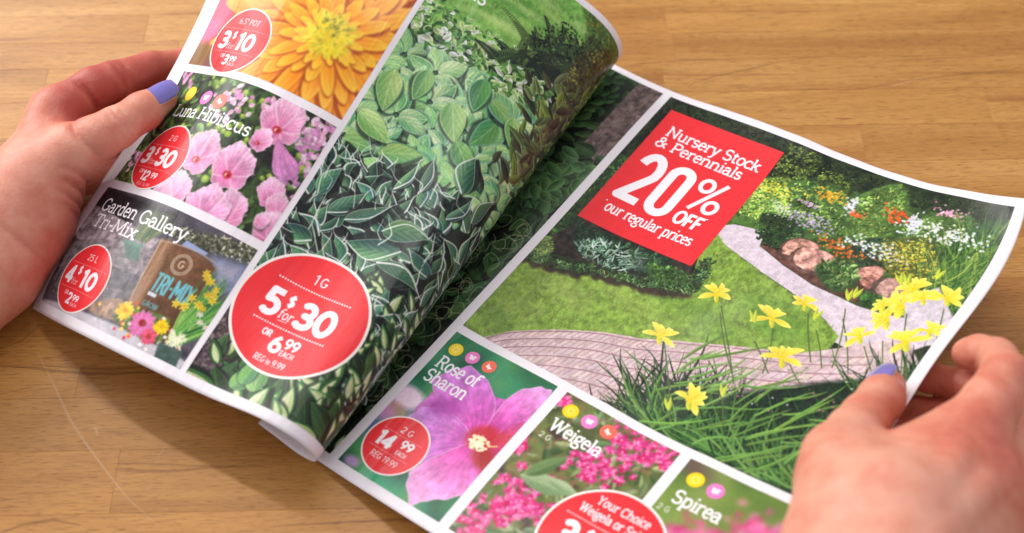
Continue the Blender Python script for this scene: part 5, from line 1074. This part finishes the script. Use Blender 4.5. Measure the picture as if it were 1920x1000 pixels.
badge(SHEET_L, page_l, INK_L, 39.0, 118.2, 18.8, 'red badge reading 3 for $10 or 3.99')
badge(SHEET_L, page_l, INK_L, 35.0, 186.4, 18.4, 'red badge reading 3 for $30 or 12.99')
badge(SHEET_L, page_l, INK_L, 35.8, 253.2, 17.2, 'red badge reading 4 for $10 or 2.99')
badge(SHEET_R, page_r, INK_R, 56.5, 251.3, 15.6, 'red badge reading 14.99 each')
badge(SHEET_R, page_r, INK_R, *WB, 'red badge reading Your Choice Weigela or Spirea')
po = grid_patch('offer_panel', SHEET_R, *R_RED, .17, INK_R, page_r, 1.9); po['label'] = 'red panel reading Nursery Stock & Perennials 20% off'
for sh_, pg_, ink_, pts_, rr_ in ((SHEET_R, page_r, INK_R, [(45.6,195.9), (55.0,195.3), (64.9,195.4)], 3.5), (SHEET_R, page_r, INK_R, [(110.7,195.3), (120.6,195.2), (130.3,194.9)], 3.7), (SHEET_R, page_r, INK_R, [(175.2,196.2), (185.2,196.9)], 3.8), (SHEET_L, page_l, INK_L, [(25.2,150.0), (40.3,151.2), (51.3,151.5)], 4.0)):
    for q_, n_ in zip(pts_, ('sun_symbol', 'butterfly_symbol', 'bird_symbol')): badge(sh_, pg_, ink_, q_[0], q_[1], rr_, n_.replace('_', ' ')+' on a round spot', n_, .17)

# ---------------------------------------------------------------- hands
def skin_material():
    m, ns, ln, b = new_mat('skin')
    tc = node(ns, 'ShaderNodeTexCoord')
    at = node(ns, 'ShaderNodeAttribute'); at.attribute_name = 'flush'
    n = node(ns, 'ShaderNodeTexNoise'); n.inputs['Scale'].default_value = 75; n.inputs['Detail'].default_value = 4; n.inputs['Roughness'].default_value = .6
    ln.new(tc.outputs['Object'], n.inputs['Vector'])
    ad = node(ns, 'ShaderNodeMath', operation='MULTIPLY_ADD'); ad.inputs[1].default_value = .85; ad.inputs[2].default_value = -.42
    ln.new(n.outputs['Fac'], ad.inputs[0])
    sm = node(ns, 'ShaderNodeMath', operation='ADD'); ln.new(ad.outputs[0], sm.inputs[0]); ln.new(at.outputs['Fac'], sm.inputs[1])
    r = ramp(ns, [(0, s2l((232, 176, 154))), (.35, s2l((220, 152, 127))), (.65, s2l((204, 118, 95))), (1, s2l((180, 84, 70)))])
    ln.new(sm.outputs[0], r.inputs[0]); ln.new(r.outputs[0], b.inputs['Base Color'])
    b.inputs['Subsurface Weight'].default_value = .22
    b.inputs['Subsurface Radius'].default_value = (1.0, .35, .2); b.inputs['Subsurface Scale'].default_value = .0025
    b.inputs['Roughness'].default_value = .46; b.inputs['Specular IOR Level'].default_value = .4
    v = node(ns, 'ShaderNodeTexVoronoi'); v.inputs['Scale'].default_value = 900
    ln.new(tc.outputs['Object'], v.inputs['Vector'])
    n2 = node(ns, 'ShaderNodeTexNoise'); n2.inputs['Scale'].default_value = 260; n2.inputs['Detail'].default_value = 3
    ln.new(tc.outputs['Object'], n2.inputs['Vector'])
    ma = node(ns, 'ShaderNodeMath', operation='ADD'); ln.new(v.outputs['Distance'], ma.inputs[0]); ln.new(n2.outputs[0], ma.inputs[1])
    bp = node(ns, 'ShaderNodeBump'); bp.inputs['Strength'].default_value = .35; bp.inputs['Distance'].default_value = .00025
    ln.new(ma.outputs[0], bp.inputs['Height']); ln.new(bp.outputs[0], b.inputs['Normal'])
    return m
def nail_material():
    m, ns, ln, b = new_mat('nail_polish')
    b.inputs['Base Color'].default_value = (*s2l((120, 112, 188)), 1); b.inputs['Roughness'].default_value = .16
    b.inputs['Coat Weight'].default_value = .6; b.inputs['Coat Roughness'].default_value = .06
    return m
def nail_skin_material():
    m, ns, ln, b = new_mat('bare_nail')
    b.inputs['Base Color'].default_value = (*s2l((244, 205, 200)), 1); b.inputs['Roughness'].default_value = .3
    return m
SKIN = skin_material(); POLISH = nail_material(); BARE = nail_skin_material()

def smin(a, b, k):
    h = np.clip(.5+.5*(b-a)/k, 0, 1); return b+(a-b)*h-k*h*(1-h)
def cone(P, a, b, ra, rb):
    """signed distance to a bone with a radius at each end (mm)"""
    a = np.array(a, np.float32); b = np.array(b, np.float32); ab = b-a
    t = np.clip(((P-a)@ab)/(ab@ab), 0, 1)
    d = P-a-t[..., None]*ab
    return np.sqrt((d*d).sum(-1))-(ra+(rb-ra)*t)
class Field:
    def __init__(s, lo, hi, h):
        s.lo = np.array(lo, np.float32); s.h = h
        n = np.ceil((np.array(hi)-s.lo)/h).astype(int)+1; s.n = n
        ax = [s.lo[i]+h*np.arange(n[i], dtype=np.float32) for i in range(3)]
        s.P = np.stack(np.meshgrid(*ax, indexing='ij'), -1)
        s.D = np.full(n, 60, np.float32)
    def box(s, pts, r, pad=14):
        a = np.min(pts, 0)-r-pad; b = np.max(pts, 0)+r+pad
        i0 = np.clip(np.floor((a-s.lo)/s.h).astype(int), 0, s.n-1); i1 = np.clip(np.ceil((b-s.lo)/s.h).astype(int)+1, 1, s.n)
        return tuple(slice(p, q) for p, q in zip(i0, i1))
    def chain(s, pts, radii, k=5.0, kin=3.0):
        """a finger or a limb: bones blended with kin among themselves and with k into the rest"""
        P3 = np.array(pts, float); b = s.box(P3, max(radii)); P = s.P[b]; d = None
        for i in range(len(pts)-1):
            c = cone(P, pts[i], pts[i+1], radii[i], radii[i+1])
            d = c if d is None else smin(d, c, kin)
        s.D[b] = smin(s.D[b], d, k)
    def groove(s, c, nrm, r, depth, wd):
        """a skin crease: a thin ring dug along the surface where the plane (c, nrm) cuts it"""
        c = np.array(c, float); nrm = np.array(nrm, float); nrm /= np.linalg.norm(nrm)
        b = s.box(np.array([c]), r, 2); P = s.P[b]; q = P-c.astype(np.float32)
        a = q@nrm.astype(np.float32); rr = np.sqrt((q*q).sum(-1))
        s.D[b] += (depth*np.exp(-(a/wd)**2)*np.clip(1.6-1.6*rr/r, 0, 1)).astype(np.float32)
    def mesh(s):
        """surface nets"""
        D = s.D; n = D.shape; ins = D < 0
        c = ins[:-1, :-1, :-1].astype(np.int8)
        for dx, dy, dz in [(1, 0, 0), (0, 1, 0), (0, 0, 1), (1, 1, 0), (1, 0, 1), (0, 1, 1), (1, 1, 1)]:
            c = c+ins[dx:n[0]-1+dx, dy:n[1]-1+dy, dz:n[2]-1+dz]
        act = (c > 0) & (c < 8); I = np.argwhere(act); idx = np.full(act.shape, -1, np.int64); idx[act] = np.arange(len(I))
        acc = np.zeros((len(I), 3)); cnt = np.zeros(len(I))
        cs = [(x, y, z) for x in (0, 1) for y in (0, 1) for z in (0, 1)]
        for a in cs:
            for ax in range(3):
                if a[ax]: continue
                b = list(a); b[ax] = 1
                da = D[I[:, 0]+a[0], I[:, 1]+a[1], I[:, 2]+a[2]]; db = D[I[:, 0]+b[0], I[:, 1]+b[1], I[:, 2]+b[2]]
                m = (da < 0) != (db < 0); t = np.where(m, da/np.where(m, da-db, 1), 0)
                p = np.array(a, float)[None, :].repeat(len(I), 0); p[:, ax] += t
                acc[m] += p[m]; cnt[m] += 1
        V = s.lo+(I+acc/cnt[:, None])*s.h
        F = []
        for ax in range(3):
            u, v = (ax+1) % 3, (ax+2) % 3
            A = np.moveaxis(ins, (ax, u, v), (0, 1, 2)); X = np.moveaxis(idx, (ax, u, v), (0, 1, 2))
            e = A[:-1, 1:-1, 1:-1] != A[1:, 1:-1, 1:-1]; J = np.argwhere(e)
            i, j, k = J[:, 0], J[:, 1]+1, J[:, 2]+1
            q = np.stack([X[i, j-1, k-1], X[i, j, k-1], X[i, j, k], X[i, j-1, k]], 1)
            fl = A[i, j, k]; q[~fl] = q[~fl][:, ::-1]; F.append(q)
        F = np.concatenate(F); F = F[(F >= 0).all(1)]
        return V, F
def relax(V, F, it, lam=.5):
    e = np.concatenate([F[:, [0, 1]], F[:, [1, 2]], F[:, [2, 3]], F[:, [3, 0]]])
    for _ in range(it):
        A = np.zeros_like(V); c = np.zeros(len(V))
        for q in range(3):
            A[:, q] = np.bincount(e[:, 0], V[e[:, 1], q], len(V))+np.bincount(e[:, 1], V[e[:, 0], q], len(V))
        c = np.bincount(e[:, 0], minlength=len(V))+np.bincount(e[:, 1], minlength=len(V))
        V = V+lam*(A/c[:, None]-V)
    return V
def build_hand(fld, flush, parent, label):
    V, F = fld.mesh(); V = relax(V, F, 2)
    o = mesh_obj('hand', V*MM, F.tolist(), SKIN, None)
    fa = np.full(len(V), .30)
    for c, r, a in flush:
        d = np.linalg.norm(V-np.array(c), axis=1); fa += a*np.exp(-(d/r)**2)
    at = o.data.attributes.new('flush', 'FLOAT', 'POINT'); at.data.foreach_set('value', np.clip(fa, 0, 1).astype(np.float32))
    tag(o, label, 'hand', 'hands of the reader')
    return o
def fingernail(hand, centre, axis, normal, length, width, r, name='fingernail', mat=None, curl=.12):
    """a curved plate following the finger: axis runs to the tip, normal points out of the nail"""
    ax = Vector(axis).normalized(); nz = Vector(normal); nz = (nz-ax*nz.dot(ax)).normalized(); sd = ax.cross(nz)
    c = Vector(centre); V = []; F = []; nu, nv = 13, 15
    for lay in (0, 1):
        for i in range(nu):
            u = i/(nu-1)
            # oval outline: narrower at both ends
            wr = (1-abs(2*u-1)**5*.45)
            for j in range(nv):
                t = (j/(nv-1)*2-1)*wr; a = t*width/2/r
                uu = u-.06*(1-t*t)*(1 if u < .3 else 0)
                rad = r*(1-curl*(max(u-.35, 0)/.65)**2)-(.8 if lay else 0)
                V.append(c+ax*((uu-.5)*length)+nz*(rad*math.cos(a)-r)+sd*(rad*math.sin(a)))
    N = nu*nv
    for i in range(nu-1):
        for j in range(nv-1):
            a = i*nv+j; F.append((a, a+1, a+nv+1, a+nv)); F.append((N+a, N+a+nv, N+a+nv+1, N+a+1))
    for i in range(nu-1):
        for j in (0, nv-1):
            a = i*nv+j; q = (a, a+nv, N+a+nv, N+a); F.append(q if j == 0 else q[::-1])
    for j in range(nv-1):
        for i in (0, nu-1):
            a = i*nv+j; q = (a+1, a, N+a, N+a+1); F.append(q if i == 0 else q[::-1])
    return mesh_obj(name, [v*MM for v in V], F, mat or POLISH, hand)

# ---- left hand: thumb on the page, the fingers curled under its outer edge
f = Field((-385, -75, -6), (-125, 145, 88), 0.95)
# forearm and wrist
f.chain([(-299.4,-74.3,26.0), (-268.2,-44.1,26.0), (-242.9,-18.6,27.0), (-230.3,4.3,29.0)], [32, 30, 26, 23], 10)
f.chain([(-299.6,-60.5,30.0), (-269.4,-25.1,30.0), (-240.4,-0.2,33.0), (-228.9,19.5,36.0)], [24, 22, 18.5, 17], 12)
f.chain([(-287.8,-80.0,22.0), (-264.5,-44.6,20.0), (-250.1,-6.3,18.0), (-239.1,9.3,18.0)], [24, 20, 16, 15], 12)
# metacarpals, index (far) to little finger (near the table)
f.chain([(-229.3,14.7,36.0), (-219.9,58.4,46.0)], [17, 12.5], 12)
f.chain([(-230.6,9.8,28.0), (-219.4,55.2,30.0)], [17, 12], 12)
f.chain([(-236.8,15.8,20.0), (-222.6,50.5,15.0)], [14, 9.5], 10)
f.chain([(-241.0,10.9,15.0), (-229.7,36.8,11.0)], [13, 9], 10)
# index finger
f.chain([(-219.8,57.7,46.0), (-205.0,74.7,46.0), (-197.4,81.5,44.0)], [12, 10.0, 9.2], 5)
f.chain([(-197.4,81.5,44.0), (-183.1,96.5,37.0), (-169.1,106.2,30.0), (-158.2,108.2,24.0)], [9.2, 8.2, 7.6, 6.2], 3)
# middle, ring and little fingers, in the shade below the page
f.chain([(-218.3,55.2,30.0), (-199.5,83.2,23.0), (-182.0,94.7,20.0), (-169.6,97.0,15.0)], [11, 8.8, 7.8, 6.3], 2.5)
f.chain([(-222.5,51.2,15.0), (-198.6,63.4,17.0), (-181.1,69.6,18.0), (-173.7,68.8,14.0)], [10.5, 8.8, 7.8, 6.5], 2.5)
f.chain([(-228.1,38.8,11.0), (-208.5,47.6,11.0), (-189.8,48.9,12.0), (-183.2,46.7,10.0)], [9, 7.6, 7, 6], 2.5)
# thenar and thumb
f.chain([(-231.9,2.2,34.0), (-218.1,20.5,44.0), (-205.9,29.5,51.0)], [18.5, 16, 12.6], 14)
f.chain([(-235.1,12.8,24.0), (-222.9,32.4,30.0)], [16, 12.5], 12)
f.chain([(-204.6,28.2,51.0), (-194.6,34.7,54.0), (-186.0,41.9,54.0)], [13.2, 10.8, 9.8], 6)
f.chain([(-186.0,41.9,54.0), (-176.4,54.9,51.0), (-169.5,65.5,48.4)], [9.6, 9.0, 7.1], 3)
# creases
def dirv(a, b): return np.array(b)-np.array(a)
f.groove((-199.0,60.3,56.0), dirv((-219.8,57.7,46.0), (-205.0,74.7,46.0)), 17, 3.31, 1.15)
f.groove((-188.0,75.8,52.0), dirv((-205.0,74.7,46.0), (-183.1,96.5,37.0)), 13, 1.84, 1.15)
f.groove((-187.8,81.9,50.0), dirv((-205.0,74.7,46.0), (-183.1,96.5,37.0)), 12, 1.16, 1.15)
f.groove((-181.3,38.9,62.0), dirv((-204.6,28.2,51.0), (-186.0,41.9,54.0)), 12, 1.51, 1.15)
f.groove((-183.4,36.9,62.0), dirv((-204.6,28.2,51.0), (-186.0,41.9,54.0)), 12, 1.16, 1.15)
f.groove((-179.0,40.8,62.0), dirv((-204.6,28.2,51.0), (-186.0,41.9,54.0)), 10, 1.00, 1.15)
for x_ in ((-201.4,19.5,44.0), (-203.5,16.3,40.0), (-205.8,12.2,36.0)):
    f.groove(x_, (.15, 1, .35), 17, 1.99, 1.15)
f.groove((-198.4,30.1,62.0), dirv((-218.1,20.5,44.0), (-204.6,28.2,51.0)), 16, 1.53, 1.3)
f.groove((-209.6,8.4,34.0), (.2, 1, .3), 15, 1.53, 1.2)
f.groove((-214.7,-21.6,44.0), (.7, 1, .2), 24, 1.19, 1.3)
hand_l = build_hand(f, [((-198.0,76.3,50.0), 18, .4), ((-177.6,96.6,40.0), 22, .45), ((-208.5,60.7,48.0), 24, .4), ((-191.8,76.8,34.0), 22, .5),
    ((-197.9,39.0,34.0), 18, .4), ((-213.8,14.4,24.0), 26, .4), ((-171.3,60.9,42.0), 14, .25), ((-208.1,48.7,50.0), 18, .25), ((-223.5,-11.0,16.0), 35, .3)],
    None, 'left hand with lilac thumbnail holding the upper left edge of the turned page')
ta = Vector(dirv((-177.6,53.2,51.0), (-168.2,64.6,49.0))); tn = Vector((.16, -.06, .9)); tn = (tn-ta.normalized()*tn.dot(ta.normalized())).normalized()
fingernail(hand_l, Vector((-168.9,63.9,49.0))+tn*8.5, ta, tn, 15, 13.0, 8.2)

# pale rim of bare nail behind the polish
fingernail(hand_l, Vector((-168.9,63.9,49.0))+tn*8.3-ta.normalized()*.9, ta, tn, 15, 13.4, 8.0, 'nail_rim', BARE)

# ---- right hand: seen from its back, thumb on the page, index curled above the edge
g = Field((92, -260, -6), (262, -30, 150), 0.98)
g.chain([(116.3,-233.1,88.0), (121.3,-197.7,92.0), (129.7,-172.3,90.0)], [34, 30, 26], 12)
g.chain([(106.7,-217.1,80.0), (116.6,-181.5,84.0), (124.4,-162.0,80.0)], [24, 22, 18], 12)
# metacarpals
g.chain([(127.5,-177.3,88.0), (170.5,-132.1,76.0)], [19, 14.5], 12)
g.chain([(134.2,-181.2,88.0), (174.5,-148.8,76.0)], [20, 14.5], 10)
g.chain([(136.9,-187.7,80.0), (179.9,-159.3,64.0)], [20, 13], 10)
g.chain([(138.8,-191.8,70.0), (181.2,-171.2,52.0)], [18, 11.5], 10)
# web between thumb and index
g.chain([(127.6,-147.7,76.0), (156.2,-137.2,72.0)], [14, 13], 12)
# thumb
g.chain([(119.1,-177.7,84.0), (119.3,-147.6,78.0), (121.3,-137.7,74.0)], [20, 14, 11.8], 12)
g.chain([(121.3,-137.7,74.0), (131.1,-124.5,68.0), (138.5,-115.1,62.0)], [11.8, 10.2, 9.6], 6)
g.chain([(138.5,-115.1,62.0), (148.7,-102.6,55.0), (153.7,-94.7,50.5)], [9.6, 9.2, 7.6], 3)
# index: up to its middle joint, then the tip turned back over
g.chain([(170.5,-132.1,76.0), (181.8,-117.8,78.0), (192.3,-102.5,74.0)], [13.6, 10.8, 9.4], 6)
g.chain([(193.3,-101.5,73.0), (195.2,-89.0,64.0), (191.5,-83.0,58.0), (188.5,-81.1,54.0)], [9.2, 8.0, 7.2, 6.6], 2.0)
# middle, ring, little under the page
g.chain([(178.6,-144.2,66.0), (202.5,-115.0,48.0), (204.5,-95.9,44.0)], [13, 10.0, 9.0], 3)
g.chain([(203.8,-96.2,46.0), (190.2,-86.8,38.0), (179.5,-78.7,30.0), (171.8,-74.3,26.0)], [9.0, 6.9, 6.3, 6], 1.2)
g.chain([(181.2,-157.7,60.0), (195.6,-124.7,46.0), (195.2,-103.9,38.0)], [11.5, 9.5, 8.6], 4)
g.chain([(197.2,-103.2,32.0), (184.3,-93.5,24.0), (172.0,-86.2,17.0)], [8.2, 6.8, 6.0], 1.2)
g.chain([(182.0,-168.4,50.0), (190.9,-127.4,32.0), (185.9,-107.7,26.0)], [10.5, 8.5, 7.6], 4)
g.chain([(185.9,-107.7,26.0), (173.0,-101.1,20.0), (162.6,-95.0,16.0)], [7.6, 6.8, 6], 2)
# tendons
g.chain([(127.2,-183.7,113.0), (160.3,-145.2,93.0)], [2.2, 2.0], 7)
g.chain([(135.6,-187.0,112.0), (167.3,-158.2,92.0)], [2.2, 2.0], 7)
for q_ in ((185.4,-111.0,84.0), (188.2,-107.6,83.0), (184.0,-113.8,84.0)): g.groove(q_, dirv((170.5,-132.1,76.0), (192.3,-102.5,74.0)), 9, 0.68, 1.15)
for q_ in ((162.4,-142.2,92.0), (165.0,-138.8,92.0)): g.groove(q_, dirv((127.5,-177.3,88.0), (170.5,-132.1,76.0)), 8, 0.59, 1.15)
# creases
g.groove((186.5,-92.3,62.0), (1, -.2, .2), 9, 0.98, 1.15)
g.groove((135.8,-118.4,66.0), dirv((121.3,-137.7,74.0), (138.5,-115.1,62.0)), 12, 0.59, 1.15)
hand_r = build_hand(g, [((166.2,-135.3,88.0), 22, .3), ((175.2,-151.4,84.0), 22, .3), ((190.7,-107.5,76.0), 20, .25), ((185.4,-84.1,36.0), 22, .25), ((181.3,-93.6,28.0), 24, .25), ((158.2,-99.0,52.0), 12, .35),
    ((146.6,-117.6,60.0), 16, .4), ((118.7,-141.3,76.0), 22, .2), ((188.7,-82.3,56.0), 14, .15)],
    None, 'right hand pressing its thumb on the lower right edge of the page')
tb = Vector(dirv((138.5,-115.1,62.0), (153.7,-94.7,50.5))); tm = Vector((-.62, .22, .75)); tm = (tm-tb.normalized()*tm.dot(tb.normalized())).normalized()
fingernail(hand_r, Vector((153.0,-95.5,51.0))+tm*9.0, tb, tm, 15, 14.0, 8.7)
fingernail(hand_r, Vector((153.0,-95.5,51.0))+tm*8.8-tb.normalized()*.9, tb, tm, 15, 14.4, 8.5, 'nail_rim', BARE)
